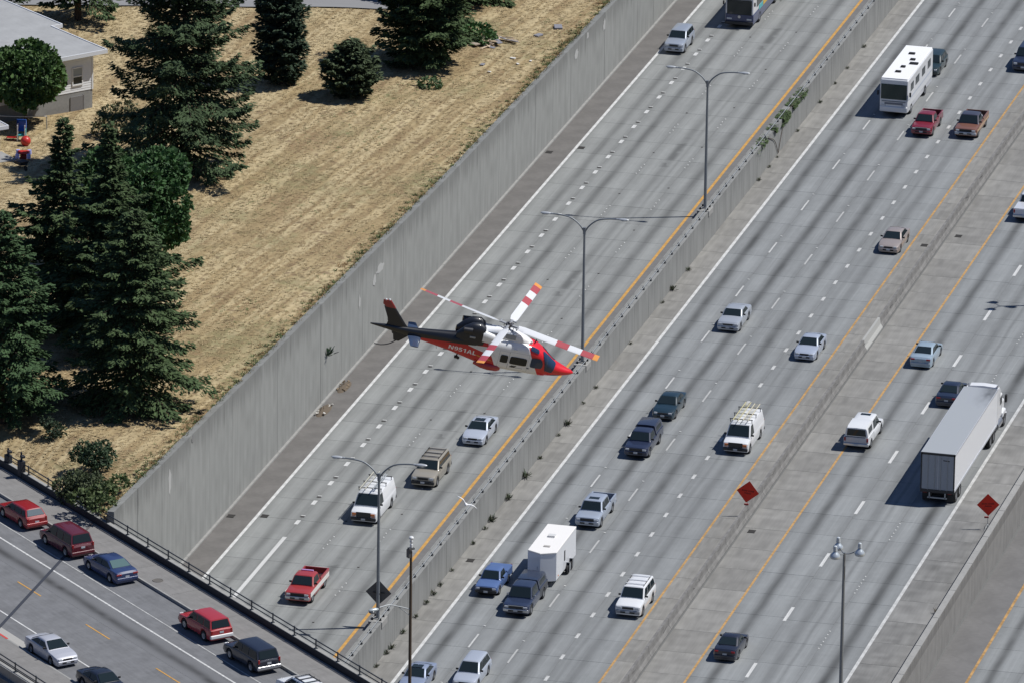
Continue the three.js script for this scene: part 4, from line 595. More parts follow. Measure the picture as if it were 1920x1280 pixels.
pickup({ L: 5.7, W: 1.98, H: 1.85, cab: 2.0, wr: .4 }, paint([.022, .034, .075]), 'tow_pickup', 'dark blue pickup with chrome bumper towing the white trailer', [16.15, 0, 61.95 - 2.85], 0, { mirror: M.chrome, canopy: { mat: paint([.02, .03, .06]), h: 1.8 }, grilleBar: true, sideMat: std([.06, .065, .075], .5) });
pickup({ L: 4.6, W: 1.7, H: 1.55, belt: .98, wr: .32 }, pBlue, 'blue_pickup', 'small faded blue pickup beside the white edge line', [13.0, 0, 58.4 - 2.3], 0, { bumper: M.trim, rbumper: M.trim, cover: pBlue, headY: .66, by: .46, py: .46 });
vehicle('suv', { L: 4.9, W: 1.95, H: 1.85 }, pWhite, 'white_minivan', 'white passenger van beside the yellow median line', [24.0, 0, 59.9 - 2.45], 0, { cat: 'van', roofRack: true, rackMat: pWhite, bumper: std([.3, .31, .33], .5) });
vehicle('sedan', { L: 4.6 }, paint([.28, .33, .45], { metalness: .2 }), 'blue_grey_sedan', 'blue-grey sedan with a sunroof beside the wooden pole', [12.95, 0, 77.2 + .2], 0, { sunroof: true });
vehicle('wagon', { L: 4.7, H: 1.62 }, paint([.46, .5, .58], { metalness: .2 }), 'silver_wagon', 'silver wagon in the lane next to the blue-grey sedan', [16.4, 0, 75.4], 0);
// --- northbound carriageway, tails towards the bridge
vehicle('sedan', { L: 4.8 }, paint([.33, .42, .5], { metalness: .15 }), 'light_blue_sedan', 'light blue sedan with red tail lights driving away', [32.6, 0, -2.5 - 2.4], N, { bumper: paint([.36, .42, .48]), tw: .42, th: .13 });
vehicle('sedan', { L: 4.6 }, paint([.012, .02, .045]), 'dark_sedan', 'dark blue sedan half hidden behind the semi trailer', [36.5, 0, 6.4 - 2.3], N, { tw: .42, th: .13 });
pickup({ L: 5.7, W: 1.98, H: 1.86, cab: 2.3 }, pWhite, 'white_pickup', 'white pickup truck with a white canopy driving away', [31.95, 0, 18.5 - 2.85], N, { canopy: { mat: pWhite, h: 1.95 }, sunroof: true, gateMat: paint([.5, .5, .53]) });
vehicle('sedan', { L: 4.4, W: 1.72 }, paint([.012, .015, .03]), 'black_sedan', 'small black car with red tail lights alone in its lane', [32.8, 0, 66.8 - 2.2], N, { tw: .36 });
pickup({ L: 5.6, W: 1.95, H: 1.8, cab: 2.3 }, paint([.62, .64, .7]), 'pale_pickup', 'pale silver pickup truck past the red diamond signs, driving away', [33.0, 0, -42.8 - 2.8], N, { cover: paint([.6, .62, .68]) });
{ // semi truck
  const g = thing('semi_truck', 'white semi truck with a long white box trailer', 'truck'), W = 2.58, H = 4.1, y0 = 1.08, L = 16.2, ws = paint([.72, .73, .76], { clearcoat: .3 }), alu = std([.56, .6, .66], .55, { metalness: .15 });
  const tr = mesh('trailer_box', [rbox(W, H - y0 - .06, L, 0, (H + y0) / 2 - .03, 0, .03, 1)], ws, g); const soot = dataTex(64, 256, (u, v) => { const k = .62 * Math.exp(-Math.pow((u - .9) / .28, 2)) * sstep(.7, .97, v + .1 * (noise(u * 9, v * 20, 190) - .5)) * (.7 + .5 * noise(u * 14, v * 34, 191)), m = 1 - k; return [.38 * m, .4 * m, .425 * m]; }); soot.wrapS = soot.wrapT = THREE.ClampToEdgeWrapping;
  const rg = new THREE.BoxGeometry(W - .02, .05, L - .02); { const p = rg.attributes.position, uv = rg.attributes.uv; for (let i = 0; i < p.count; i++) uv.setXY(i, .5 - p.getX(i) / W, p.getZ(i) / L + .5); } rg.translate(0, H - .02, 0); mesh('trailer_roof', rg, new THREE.MeshStandardMaterial({ map: soot, roughness: .5, metalness: .1 }), tr); mesh('roof_rail', [box(.07, .13, L, W / 2 + .012, H - .08, 0), box(.07, .13, L, -W / 2 - .012, H - .08, 0), box(.05, .16, L, W / 2 + .008, y0 + .08, 0), box(.05, .16, L, -W / 2 - .008, y0 + .08, 0)], std([.6, .62, .66], .4, { metalness: .4 }), tr);
  for (const s of [-1, 1]) { const d = mesh('rear_door', rbox(W / 2 - .1, H - y0 - .28, .05, s * (W / 4 - .02), (H + y0) / 2 - .0, -L / 2 - .02, .01, 1), std([.3, .33, .38], .45, { metalness: .2 }), g); mesh('lock_rod', [bar(V(s * .22, y0 + .1, -L / 2 - .07), V(s * .22, H - .2, -L / 2 - .07), .02), bar(V(s * .75, y0 + .1, -L / 2 - .07), V(s * .75, H - .2, -L / 2 - .07), .02)], M.galv, d); mesh('tail_light', box(.3, .12, .04, s * .95, .98, -L / 2 - .03), M.red, g); }
  mesh('rear_frame', [box(W + .04, .16, .08, 0, H - .09, -L / 2 - .02), box(.1, H - y0, .08, W / 2 - .03, (H + y0) / 2, -L / 2 - .02), box(.1, H - y0, .08, -W / 2 + .03, (H + y0) / 2, -L / 2 - .02), box(W + .02, .22, .1, 0, y0, -L / 2 - .03)], M.trim, g); mesh('lettering', box(.5, .06, .012, -.65, H - .55, -L / 2 - .052, 0, 0, .06), M.black, g);
  mesh('underride_guard', [box(1.5, .1, .08, 0, .55, -L / 2 - .0), box(.08, .5, .08, -.6, .78, -L / 2), box(.08, .5, .08, .6, .78, -L / 2)], M.galv, g); mesh('chassis', [box(.2, .25, L - 1, -.5, .92, 0), box(.2, .25, L - 1, .5, .92, 0), box(W - .3, .1, 3.4, 0, .8, -L / 2 + 2.0)], M.under, g); mesh('mud_flap', [box(.6, .6, .02, -.9, .5, -L / 2 + .35), box(.6, .6, .02, .9, .5, -L / 2 + .35)], M.black, g); mesh('landing_gear', [box(.12, .8, .12, -.8, .75, L / 2 - 3.2), box(.12, .8, .12, .8, .75, L / 2 - 3.2)], M.trim, g);
  for (const s of [-1, 1]) for (const z of [-L / 2 + 1.1, -L / 2 + 2.4]) { wheel(g, s * (W / 2 - .16), z, .52, .28); wheel(g, s * (W / 2 - .48), z, .52, .28); }
  // tractor
  const f = L / 2; mesh('sleeper_cab', rbox(2.35, 1.9, 2.0, 0, 2.05, f + 1.75, .15, 3), paint([.75, .76, .78]), g); mesh('roof_fairing', loft([[f + .75, 3.95, 1.2], [f + 1.3, 4.02, 1.2], [f + 2.2, 3.6, 1.15], [f + 2.9, 3.0, 1.0]].map(([z, y, w]) => { const q = [[w, 2.6], [w, y - .25], [w - .18, y], [0, y + .06]]; const s = q.map(([x, yy]) => [x, yy, z]).concat(q.slice(0, -1).reverse().map(([x, yy]) => [-x, yy, z])); s.push([...s[0]]); return s; }), .5), paint([.75, .76, .78]), g);
  mesh('hood', rbox(2.0, 1.05, 1.9, 0, 1.45, f + 3.6, .2, 3), paint([.74, .75, .77]), g); mesh('windshield', box(2.0, .7, .05, 0, 2.55, f + 2.78, -.25), M.glass, g); mesh('side_fairing', [rbox(.08, 2.9, .8, 1.2, 2.5, f + .55, .03, 1), rbox(.08, 2.9, .8, -1.2, 2.5, f + .55, .03, 1)], paint([.74, .75, .78]), g);
  for (const s of [-1, 1]) { mesh('fuel_tank', cyl(.33, .33, 1.7, s * .98, .72, f + 1.7, 16, 'z'), M.chrome, g); mesh('exhaust_stack', cyl(.08, .08, 2.8, s * 1.12, 2.7, f + .85, 10), M.chrome, g); mesh('mirror', rbox(.16, .6, .3, s * 1.45, 2.5, f + 2.75, .03, 1), M.black, g); mesh('side_window', box(.04, .6, .8, s * 1.17, 2.5, f + 2.2), M.glass, g); mesh('step', rbox(.2, .1, .9, s * 1.1, .55, f + 2.7, .03, 1), M.chrome, g); for (const z of [f - .75, f - 2.0]) { wheel(g, s * (W / 2 - .16), z, .52, .28); wheel(g, s * (W / 2 - .48), z, .52, .28); } wheel(g, s * (1.1), f + 3.5, .52, .3); mesh('front_fender', rbox(.34, .5, 1.3, s * 1.06, 1.05, f + 3.5, .14), paint([.74, .75, .77]), g); }
  mesh('front_bumper', rbox(2.4, .4, .25, 0, .6, f + 4.6, .08), M.chrome, g);
  place(g, [40.45, 0, 29.0 - 8.2], N);
}
// --- parked along the bridge; heading in bridge axes
const bp = (u, v) => fromUV(u, v).toArray(), HU = Math.atan2(BU.x, BU.z), HB = HU + Math.PI; // HU faces +u
vehicle('wagon', { L: 4.5, H: 1.46 }, paint([.3, .014, .018]), 'red_wagon', 'red estate car parked at the kerb behind the maroon van', bp(-.2 - 2.25, -3.05), HB, { rearMat: new THREE.MeshPhysicalMaterial({ color: new THREE.Color().setRGB(.1, .13, .15), roughness: .15 }) });
vehicle('minivan', { L: 4.9, W: 1.88, H: 1.8 }, pMaroon, 'maroon_minivan', 'maroon minivan parked between the red estate and blue sedan', bp(6.7 - 2.45, -3.0), HB, { cat: 'van' });
vehicle('sedan', { L: 4.95, W: 1.84 }, paint([.025, .045, .13]), 'blue_sedan', 'dark blue sedan parked at the kerb on the bridge', bp(12.95 - 2.47, -3.1), HB, { tw: .5, th: .12, rearMat: new THREE.MeshPhysicalMaterial({ color: new THREE.Color().setRGB(.1, .16, .16), roughness: .15 }) });
vehicle('suv', { L: 4.6, W: 1.8, H: 1.68, belt: 1.02 }, paint([.4, .028, .035]), 'red_suv', 'bright red SUV with a white bumper parked on the bridge', bp(26.4 - 2.3, -3.05), HB, { cat: 'suv', bumper: M.trim, rbumper: std([.75, .75, .75], .4), ty: .85 });
vehicle('suv', { L: 4.8, W: 1.86, H: 1.72, belt: 1.04 }, paint([.012, .016, .032]), 'black_suv', 'blue-black SUV parked behind the bright red one', bp(33.3 - 2.4, -2.85), HB, { cat: 'suv', rbumper: M.chrome });
vehicle('wagon', { L: 4.5 }, pWhite, 'white_hatchback', 'white car with roof bars parked behind the blue-black SUV', bp(36.0 + 2.25, -2.6), HB, { roofRack: true });
vehicle('sedan', { L: 4.7, W: 1.78 }, paint([.5, .51, .56], { metalness: .2 }), 'grey_sedan', 'silver-grey sedan parked by the near bridge railing', bp(25.5 - 2.35, 8.4), HU);
vehicle('sedan', { L: 4.6 }, paint([.012, .016, .03]), 'midnight_sedan', 'midnight blue sedan parked ahead of the silver-grey one', bp(28.3 + 2.3, 8.5), HU);

// ---------------------------------------------------------------- helicopter (local x forward, y up, z to its right; origin at the rotor hub)
{
  const t = thing('helicopter', 'red, white and black twin-engine helicopter flying above the freeway', 'helicopter', [43.68, 59.95, 174.19]);
  const fw = V(.9206, -.2055, -.3319), up = V(.2566, .9593, .1178), rt = new THREE.Vector3().crossVectors(fw, up).normalize(); up.crossVectors(rt, fw).normalize();
  t.quaternion.setFromRotationMatrix(new THREE.Matrix4().makeBasis(fw.normalize(), up, rt));
  // stations: x, top, bottom, half width
  const ST = [[4.34, -2.3, -2.36, .02], [4.22, -2.2, -2.42, .13], [3.95, -2.1, -2.5, .27], [3.5, -1.94, -2.58, .44], [3.1, -1.76, -2.63, .56], [2.75, -1.5, -2.66, .65], [2.35, -1.2, -2.68, .72], [1.95, -.96, -2.69, .77], [1.5, -.82, -2.7, .79], [1.0, -.78, -2.7, .8], [.2, -.78, -2.7, .8], [-.5, -.8, -2.69, .78], [-1.1, -.86, -2.64, .72], [-1.8, -.95, -2.52, .62], [-2.6, -1.04, -2.38, .5], [-3.6, -1.16, -2.2, .38], [-4.9, -1.3, -1.98, .28], [-5.8, -1.36, -1.86, .22], [-6.8, -1.4, -1.72, .14], [-7.85, -1.5, -1.58, .03]];
  const S = [1, 2, 3].map(k => ST.map(s => [s[0], s[k]]).reverse()), at = (k, x) => { // smooth (Catmull-Rom) interpolation
    const p = S[k]; if (x <= p[0][0]) return p[0][1]; if (x >= p[p.length - 1][0]) return p[p.length - 1][1]; let i = 1; while (p[i][0] < x) i++; const a = p[Math.max(0, i - 2)], b = p[i - 1], c = p[i], d = p[Math.min(p.length - 1, i + 1)], h = c[0] - b[0], u = (x - b[0]) / h, m0 = (c[1] - a[1]) / (c[0] - a[0] || 1) * h, m1 = (d[1] - b[1]) / (d[0] - b[0] || 1) * h; return (2 * u ** 3 - 3 * u * u + 1) * b[1] + (u ** 3 - 2 * u * u + u) * m0 + (-2 * u ** 3 + 3 * u * u) * c[1] + (u ** 3 - u * u) * m1; };
  const ex = x => x > 2.6 ? lerp(2.6, 2.1, sstep(2.6, 4.2, x)) : x > -1.2 ? 3.4 : lerp(2.1, 3.4, sstep(-3.2, -1.2, x));
  const sp = (v, e) => Math.sign(v) * Math.pow(Math.abs(v), e);
  const surf = (x, phi, off = 0) => { const T = at(0, x), B = at(1, x), w = at(2, x) + off, yc = (T + B) / 2, h = (T - B) / 2 + off, n = ex(x); return V(x, yc + h * sp(Math.cos(phi), 2 / n), w * sp(Math.sin(phi), 2 / n)); };
  const phiAt = (x, y) => { const T = at(0, x), B = at(1, x), c = clamp((y - (T + B) / 2) / ((T - B) / 2), -1, 1); return Math.acos(sp(c, ex(x) / 2)); };
  // paint scheme drawn in side view, right side in the upper half, left side in the lower
  const CW = 2048, CH = 1024, cv = document.createElement('canvas'); cv.width = CW; cv.height = CH; const g2 = cv.getContext('2d');
  const px = x => (x + 8) / 12.6 * CW, pyy = (y, half) => half * CH / 2 + (-.5 - y) / 2.4 * CH / 2;
  for (const half of [0, 1]) {
    g2.save(); g2.beginPath(); g2.rect(0, half * CH / 2, CW, CH / 2); g2.clip(); g2.fillStyle = '#eef0f3'; g2.fillRect(0, half * CH / 2, CW, CH / 2);
    const poly = (c, pts) => { g2.fillStyle = c; g2.beginPath(); pts.forEach(([x, y], i) => i ? g2.lineTo(px(x), pyy(y, half)) : g2.moveTo(px(x), pyy(y, half))); g2.fill(); };
    poly('#d81426', [[1.12, -.4], [5, -.4], [5, -3], [2.45, -3], [1.62, -1.42]]);
    poly('#c4141f', [[-8, -1.3], [-1.0, -1.1], [-.9, -1.4], [-.62, -1.9], [-.12, -2.9], [-8, -2.9]]);
    poly('#e4e6e9', [[-2.1, -1.42], [-.9, -1.3], [-.55, -1.62], [-.45, -1.8], [-.75, -1.78], [-2.1, -1.5]]);
    poly('#d39a3a', [[-1.75, -1.93], [-.9, -2.02], [-.55, -2.12], [-.75, -2.12], [-1.1, -2.1]]);
    poly('#0b0e16', [[-8, -.3], [-1.32, -.3], [-1.32, -1.2], [-1.7, -1.4], [-2.6, -1.55], [-4.95, -1.74], [-5.05, -2.2], [-8, -2.3]]);
    poly('#14060a', [[2.95, -2.44], [3.5, -2.4], [3.7, -2.5], [3.2, -2.62]]);
    // door outlines
    g2.strokeStyle = '#9aa0a8'; g2.lineWidth = 2; for (const [a, b, c, d] of [[-.25, -1.32, .34, -2.42], [.36, -1.3, 1.5, -2.42]]) g2.strokeRect(px(a), pyy(b, half), px(c) - px(a), pyy(d, half) - pyy(b, half));
    g2.fillStyle = '#eef0f2'; g2.font = 'bold 62px sans-serif'; g2.textAlign = 'left'; g2.textBaseline = 'middle';
    const word = (s, x, y, w) => { g2.save(); g2.translate(px(x), pyy(y, half)); g2.scale(1, 1.05); g2.fillText(s, 0, 0, w); g2.restore(); };
    if (half === 0) { g2.font = 'bold 74px sans-serif'; word('N951AL', -3.2, -1.88, 290); } else { g2.save(); g2.translate(px(-1.7), pyy(-1.88, half)); g2.scale(-1, 1); g2.font = 'bold 74px sans-serif'; g2.fillText('N951AL', 0, 0, 290); g2.restore(); }
    g2.fillStyle = '#23262c'; for (let k = 0; k < 4; k++) { g2.beginPath(); const a = px(.46 + k * .08), b = pyy(-2.2, half); g2.moveTo(a, b + 18); g2.lineTo(a + 22, b - 14); g2.lineTo(a + 32, b - 14); g2.lineTo(a + 14, b + 18); g2.fill(); } g2.fillRect(px(.5), pyy(-2.2, half), 44, 9); g2.fillStyle = '#6d737c'; for (let k = 0; k < 7; k++) g2.fillRect(px(.84) + k * 10, pyy(-2.24, half), 6, 8);
    g2.restore();
  }
  const tex = new THREE.CanvasTexture(cv); tex.colorSpace = THREE.SRGBColorSpace; tex.anisotropy = 8;
  const skin = new THREE.MeshPhysicalMaterial({ map: tex, roughness: .38, clearcoat: .55, clearcoatRoughness: .1 });
  const halves = [1, -1].map(s => { const nx = 110, np = 26, g = grid(nx, np, (u, v) => { const x = lerp(-7.85, 4.34, u), p = surf(x, v * Math.PI); return V(p.x, p.y, s * p.z); }); if (s < 0) { const ix = g.index.array; for (let i = 0; i < ix.length; i += 3) { const q = ix[i + 1]; ix[i + 1] = ix[i + 2]; ix[i + 2] = q; } g.computeVertexNormals(); } const p = g.attributes.position, uv = g.attributes.uv; for (let i = 0; i < p.count; i++) uv.setXY(i, (p.getX(i) + 8) / 12.6, 1 - ((-.5 - p.getY(i)) / 2.4 * .5 + (s < 0 ? .5 : 0))); return g; });
  mesh('fuselage', halves, skin, t);
  const patch = (name, x0, x1, f0, f1, mat, nx = 10, np = 8, off = .028, rnd = .18) => { for (const s of [1, -1]) { const g = grid(nx, np, (u, v) => { // superellipse-mapped patch for rounded corners
        let a = u * 2 - 1, b = v * 2 - 1; const m = Math.max(Math.abs(a), Math.abs(b)), l = Math.pow(Math.pow(Math.abs(a), 5) + Math.pow(Math.abs(b), 5), .2) || 1; const k = m / l; a *= k; b *= k; const x = lerp(x0(.5 + b / 2), x1(.5 + b / 2), .5 + a / 2), ph = lerp(f0(x), f1(x), .5 + b / 2), p = surf(x, ph, off); return V(p.x, p.y, s * p.z); }); mesh(name, g, mat, t); } };
  const c = k => () => k, gl = new THREE.MeshPhysicalMaterial({ color: new THREE.Color().setRGB(.01, .014, .018), roughness: .05, side: THREE.DoubleSide }), gb = new THREE.MeshPhysicalMaterial({ color: new THREE.Color().setRGB(.02, .045, .1), roughness: .05, side: THREE.DoubleSide });
  const yBand = (a, b) => [x => phiAt(x, a), x => phiAt(x, b)];
  let [a, b] = yBand(-1.56, -2.04); patch('cabin_window', c(-.15), c(.29), a, b, gl); patch('cabin_window', c(.42), c(1.42), a, b, gl, 14);
  [a, b] = yBand(-1.45, -2.05); patch('cockpit_window', c(1.64), v => lerp(2.2, 2.42, v), a, b, gb);
  patch('roof_window', c(1.5), c(2.02), c(.42), c(.92), gb); patch('windshield', v => lerp(2.22, 2.52, v), v => lerp(3.22, 3.05, v), x => .08, x => 1.72, gb, 16, 14);
  // engine deck: white front fairing, blue-grey intake sides, black exhaust fairings
  const white = paint([.8, .81, .83]), blk = paint([.008, .011, .02], { clearcoat: .35, roughness: .5 }), grey = paint([.26, .3, .37]);
  const sec = (z, arr) => arr;
  const ringX = (x, w, y0, y1, n = 3) => { const o = []; for (let i = 0; i <= 16; i++) { const p = Math.PI * (i / 16) - Math.PI / 2, cx = Math.sin(p), sy = Math.cos(p); o.push([x, y0 + (y1 - y0) * Math.pow(Math.max(0, sy), 2 / n), w * sp(cx, 2 / n)]); } o.push([...o[0]]); return o; };
  mesh('mast_fairing', loft([[1.55, .3, -.95, -.8], [1.2, .42, -1, -.58], [.75, .46, -1, -.4], [.35, .42, -1, -.26], [-.1, .4, -1, -.22], [-.5, .42, -1, -.26], [-1.3, .44, -1, -.36]].map(([x, w, y0, y1]) => ringX(x, w, y0, y1)), .8), white, t);
  for (const s of [-1, 1]) { mesh('intake_panel', rbox(.95, .3, .06, -.88, -.58, s * .44, .03, 1), grey, t); mesh('intake_panel', rbox(.62, .34, .06, .2, -.52, s * .46, .04, 1), grey, t); mesh('engine_cowl', loft([[-.35, .2, -.95, -.72], [-.7, .3, -1, -.58], [-1.3, .34, -1, -.42], [-1.42, .34, -1, -.42]].map(([x, w, y0, y1]) => ringX(x, w, y0, y1).map(([X, Y, Z]) => [X, Y, Z + s * .42])), .8), white, t);
    mesh('exhaust_cowl', loft([[-1.3, .36, -1.25, -.28], [-1.6, .4, -1.3, -.08], [-2.1, .38, -1.25, -.12], [-2.5, .3, -1.2, -.4], [-2.9, .12, -1.15, -.85]].map(([x, w, y0, y1]) => ringX(x, w, y0, y1, 2.6).map(([X, Y, Z]) => [X, Y, Z + s * .36])), .8), blk, t);
    mesh('exhaust_pipe', [cyl(.17, .2, .5, -2.35, -.5, s * .68, 14, 'x'), cyl(.12, .12, .06, -2.55, -.5, s * .68, 12, 'x')], std([.05, .05, .055], .4, { metalness: .6 }), t); mesh('cowl_vent', rbox(.34, .12, .05, -2.0, -.86, s * .73, .02, 1), std([.3, .32, .35], .4), t);
    mesh('sponson', loft([[0, .04, -2.68, -2.5], [-.2, .16, -2.76, -2.36], [-.7, .2, -2.78, -2.32], [-1.15, .14, -2.72, -2.34], [-1.6, .04, -2.56, -2.4]].map(([x, w, y0, y1]) => { const o = []; for (let i = 0; i <= 14; i++) { const p = i / 14 * Math.PI * 2; o.push([x, (y0 + y1) / 2 + (y1 - y0) / 2 * Math.cos(p), s * .66 + w * Math.sin(p)]); } return o; }), .8), paint([.42, .015, .025]), t);
    mesh('stabilizer', loft([[.2, -4.82, -5.62, .09], [.9, -4.95, -5.56, .07], [1.42, -5.04, -5.5, .04]].map(([z, l, tr, th]) => { const o = []; for (let i = 0; i <= 12; i++) { const p = i / 12 * Math.PI * 2, k = .5 + .5 * Math.cos(p); o.push([lerp(tr, l, k), -1.76 + th * Math.sin(p) * (.35 + .65 * k), s * z]); } return o; }), .7), paint([.03, .05, .1]), t);
    mesh('door_handle', rbox(.14, .04, .03, 1.55, -2.15, s * .81, .01, 1), M.trim, t); mesh('step_light', sph(.07, .62, -1.12, s * .8, 1.6, .7, .6, 10), white, t);
  }
  const finSec = (rows) => loft(rows.map(([y, l, tr, th]) => { const o = []; for (let i = 0; i <= 12; i++) { const p = i / 12 * Math.PI * 2, k = .5 + .5 * Math.cos(p); o.push([lerp(tr, l, k), y, th * Math.sin(p) * (.3 + .7 * k)]); } return o; }), .7);
  const fin = mesh('tail_fin', finSec([[-1.5, -5.55, -6.95, .11], [-1.2, -5.85, -6.9, .1], [-.3, -6.62, -7.2, .08]]), blk, t); mesh('red_fin_tip', finSec([[-.3, -6.62, -7.2, .082], [-.14, -6.74, -7.42, .075], [.14, -6.98, -7.46, .06]]), paint([.3, .012, .02]), fin); mesh('beacon', [sph(.06, -7.1, .18, 0, 1, 1, 1, 8), sph(.06, -7.3, .16, 0, 1, 1, 1, 8)], white, fin);
  mesh('ventral_fin', finSec([[-1.7, -5.3, -6.5, .1], [-2.34, -5.98, -6.32, .06]]), blk, t); mesh('tail_guard', tube([V(-6.15, -2.32, 0), V(-6.5, -2.62, 0), V(-6.95, -2.78, 0), V(-7.35, -2.78, 0)], .03, 16, 6), M.trim, t);
  const tr = mesh('tail_rotor_hub', [cyl(.09, .09, .32, -6.75, -1.3, -.28, 10, 'z'), sph(.13, -6.75, -1.3, -.44, 1, 1, .6, 10)], M.trim, t); for (const s of [-1, 1]) mesh('tail_rotor_blade', rbox(.19, .9, .03, -6.75, -1.3 + s * .5, -.44, .012, 1).translate(6.75, 1.3, 0).rotateZ(.47).translate(-6.75, -1.3, 0), std([.1, .1, .11], .5), tr);
  mesh('belly_light', [rbox(.22, .16, .16, -2.55, -2.62, 0.1, .04), bar(V(-2.55, -2.55, .1), V(-2.5, -2.3, .1), .04), sph(.09, -2.42, -2.66, .1, 1, 1, 1, 8)], M.black, t); mesh('antenna', [box(.03, .26, .14, 1.75, -.76, 0, 0, 0, -.3), box(.02, .2, .1, -3.8, -2.25, 0, 0, 0, .3), bar(V(4.3, -2.34, 0), V(4.5, -2.38, 0), .015)], M.black, t); mesh('wire_cutter', rbox(.12, .12, .1, 1.5, -.72, .25, .03, 1), white, t);
  // main rotor
  const rot = new THREE.Group(); rot.name = 'main_rotor'; t.add(rot);
  const qi = t.quaternion.clone().invert(), nn = V(.2777, .9516, .1311).applyQuaternion(qi).normalize(), b1 = V(.9588, -.2831, .0237).applyQuaternion(qi).normalize(); b1.addScaledVector(nn, -b1.dot(nn)).normalize(); const b2 = new THREE.Vector3().crossVectors(nn, b1).normalize();
  rot.quaternion.setFromRotationMatrix(new THREE.Matrix4().makeBasis(b1, nn, new THREE.Vector3().crossVectors(b1, nn)));
  mesh('rotor_hub', [cyl(.1, .16, .5, 0, -.2, 0, 12), cyl(.2, .22, .1, 0, .02, 0, 14), cyl(.24, .24, .04, 0, -.3, 0, 14), sph(.12, 0, .1, 0, 1, .6, 1, 10)], std([.09, .09, .1], .45, { metalness: .5 }), rot);
  const col = { w: paint([.72, .73, .75]), r: paint([.42, .06, .07]), o: paint([.75, .3, .05]) };
  const bladeSeg = (r0, r1) => loft([r0, (r0 + r1) / 2, r1].map(r => { const ch = r < .95 ? lerp(.1, .23, (r - .4) / .55) : .23, o = []; for (let i = 0; i <= 12; i++) { const p = i / 12 * Math.PI * 2, k = .5 + .5 * Math.cos(p); o.push([r, .025 * Math.sin(p) * (.35 + .65 * k) * (ch / .23) + .018 * r * r * .15 + (k - .5) * -.14, lerp(-ch, ch, k)]); } return o; }), .7);
  const R = 5.55, segs = [[.55, .95, 'w'], [.95, .53 * R, 'w'], [.53 * R, .667 * R, 'r'], [.667 * R, .81 * R, 'w'], [.81 * R, .945 * R, 'r'], [.945 * R, R, 'o']];
  for (let k = 0; k < 4; k++) { const blade = mesh('rotor_blade', [bladeSeg(.55, .95), bladeSeg(.95, .53 * R)], col.w, rot); blade.rotation.y = k * Math.PI / 2;
    for (const [r0, r1, q] of segs.slice(2)) mesh(q === 'r' ? 'red_band' : q === 'o' ? 'orange_tip' : 'white_band', bladeSeg(r0 + .002, r1), col[q], blade);
    mesh('blade_grip', [rbox(.5, .1, .14, .36, .0, 0, .03), cyl(.05, .05, .3, .55, -.02, .14, 8, 'z')], std([.4, .41, .43], .4, { metalness: .4 }), blade); mesh('pitch_link', bar(V(.3, -.38, .16), V(.34, -.02, .16), .02), M.trim, blade); }
}
// ---------------------------------------------------------------- gull in flight
{
  const t = thing('seagull', 'white gull gliding with spread wings above the centre wall', 'bird', [17.93, 16.12, 83.64], .25), w = std([.75, .75, .76], .8), gy = std([.5, .52, .55], .8);
  mesh('body', [sph(.1, 0, 0, 0, 1, .9, 2.6, 12), sph(.065, 0, .03, .27, 1, 1, 1.15, 10), bar(V(0, .02, .32), V(0, .01, .4), .014, 6, .004), loft([[[.03, .01, -.2], [-.03, .01, -.2], [-.03, -.01, -.2], [.03, -.01, -.2], [.03, .01, -.2]], [[.1, .0, -.42], [-.1, .0, -.42], [-.1, -.01, -.42], [.1, -.01, -.42], [.1, 0, -.42]]], .6)], w, t);
  for (const s of [-1, 1]) { const wg = loft([[.05, .02, .12, -.12], [.3, .16, .13, -.08], [.5, .17, .05, -.12], [.7, .12, -.12, -.22]].map(([x, y, a, b], i) => { const th = .02 - .004 * i; return [[s * x, y + th, a], [s * x, y + th, b], [s * x, y - th, b], [s * x, y - th, a], [s * x, y + th, a]]; }), .6); const m = mesh('wing', wg, w, t); const tip = loft([[.66, .13, -.09, -.2], [.76, .1, -.17, -.23]].map(([x, y, a, b]) => [[s * x, y + .012, a], [s * x, y + .012, b], [s * x, y - .012, b], [s * x, y - .012, a], [s * x, y + .012, a]]), .6); mesh('wing_tip', tip, gy, m); }
  t.rotation.order = 'YXZ'; t.rotation.z = -.57; t.rotation.x = -.1; t.scale.setScalar(1.12);
}
// ---------------------------------------------------------------- vegetation
class Leaves { // gathers leaf-sized faces into one geometry with per-leaf colour
  constructor() { this.p = []; this.c = []; this.n = []; }
  quad(o, a, b, col, bend = 0) { // o centre base, a half-width vector, b length vector
    const P = [o.clone().sub(a), o.clone().add(a), o.clone().add(a).multiplyScalar(1).add(b), o.clone().sub(a).add(b)]; P[2].lerp(P[3], .25); P[3].lerp(P[2], .25);
    for (const i of [0, 1, 2, 0, 2, 3]) { this.p.push(P[i].x, P[i].y, P[i].z); this.c.push(...col); }
  }
  build() { const g = new THREE.BufferGeometry(); g.setAttribute('position', new THREE.Float32BufferAttribute(this.p, 3)); g.setAttribute('color', new THREE.Float32BufferAttribute(this.c, 3)); g.computeVertexNormals(); return g; }
}
const leafMat = new THREE.MeshPhysicalMaterial({ vertexColors: true, roughness: .85, side: THREE.DoubleSide, transmission: .18, thickness: 0 }), needleMat = new THREE.MeshStandardMaterial({ vertexColors: true, roughness: .9, side: THREE.DoubleSide });
const bark = std([.075, .055, .042], .95), barkDark = std([.035, .028, .022], .95);
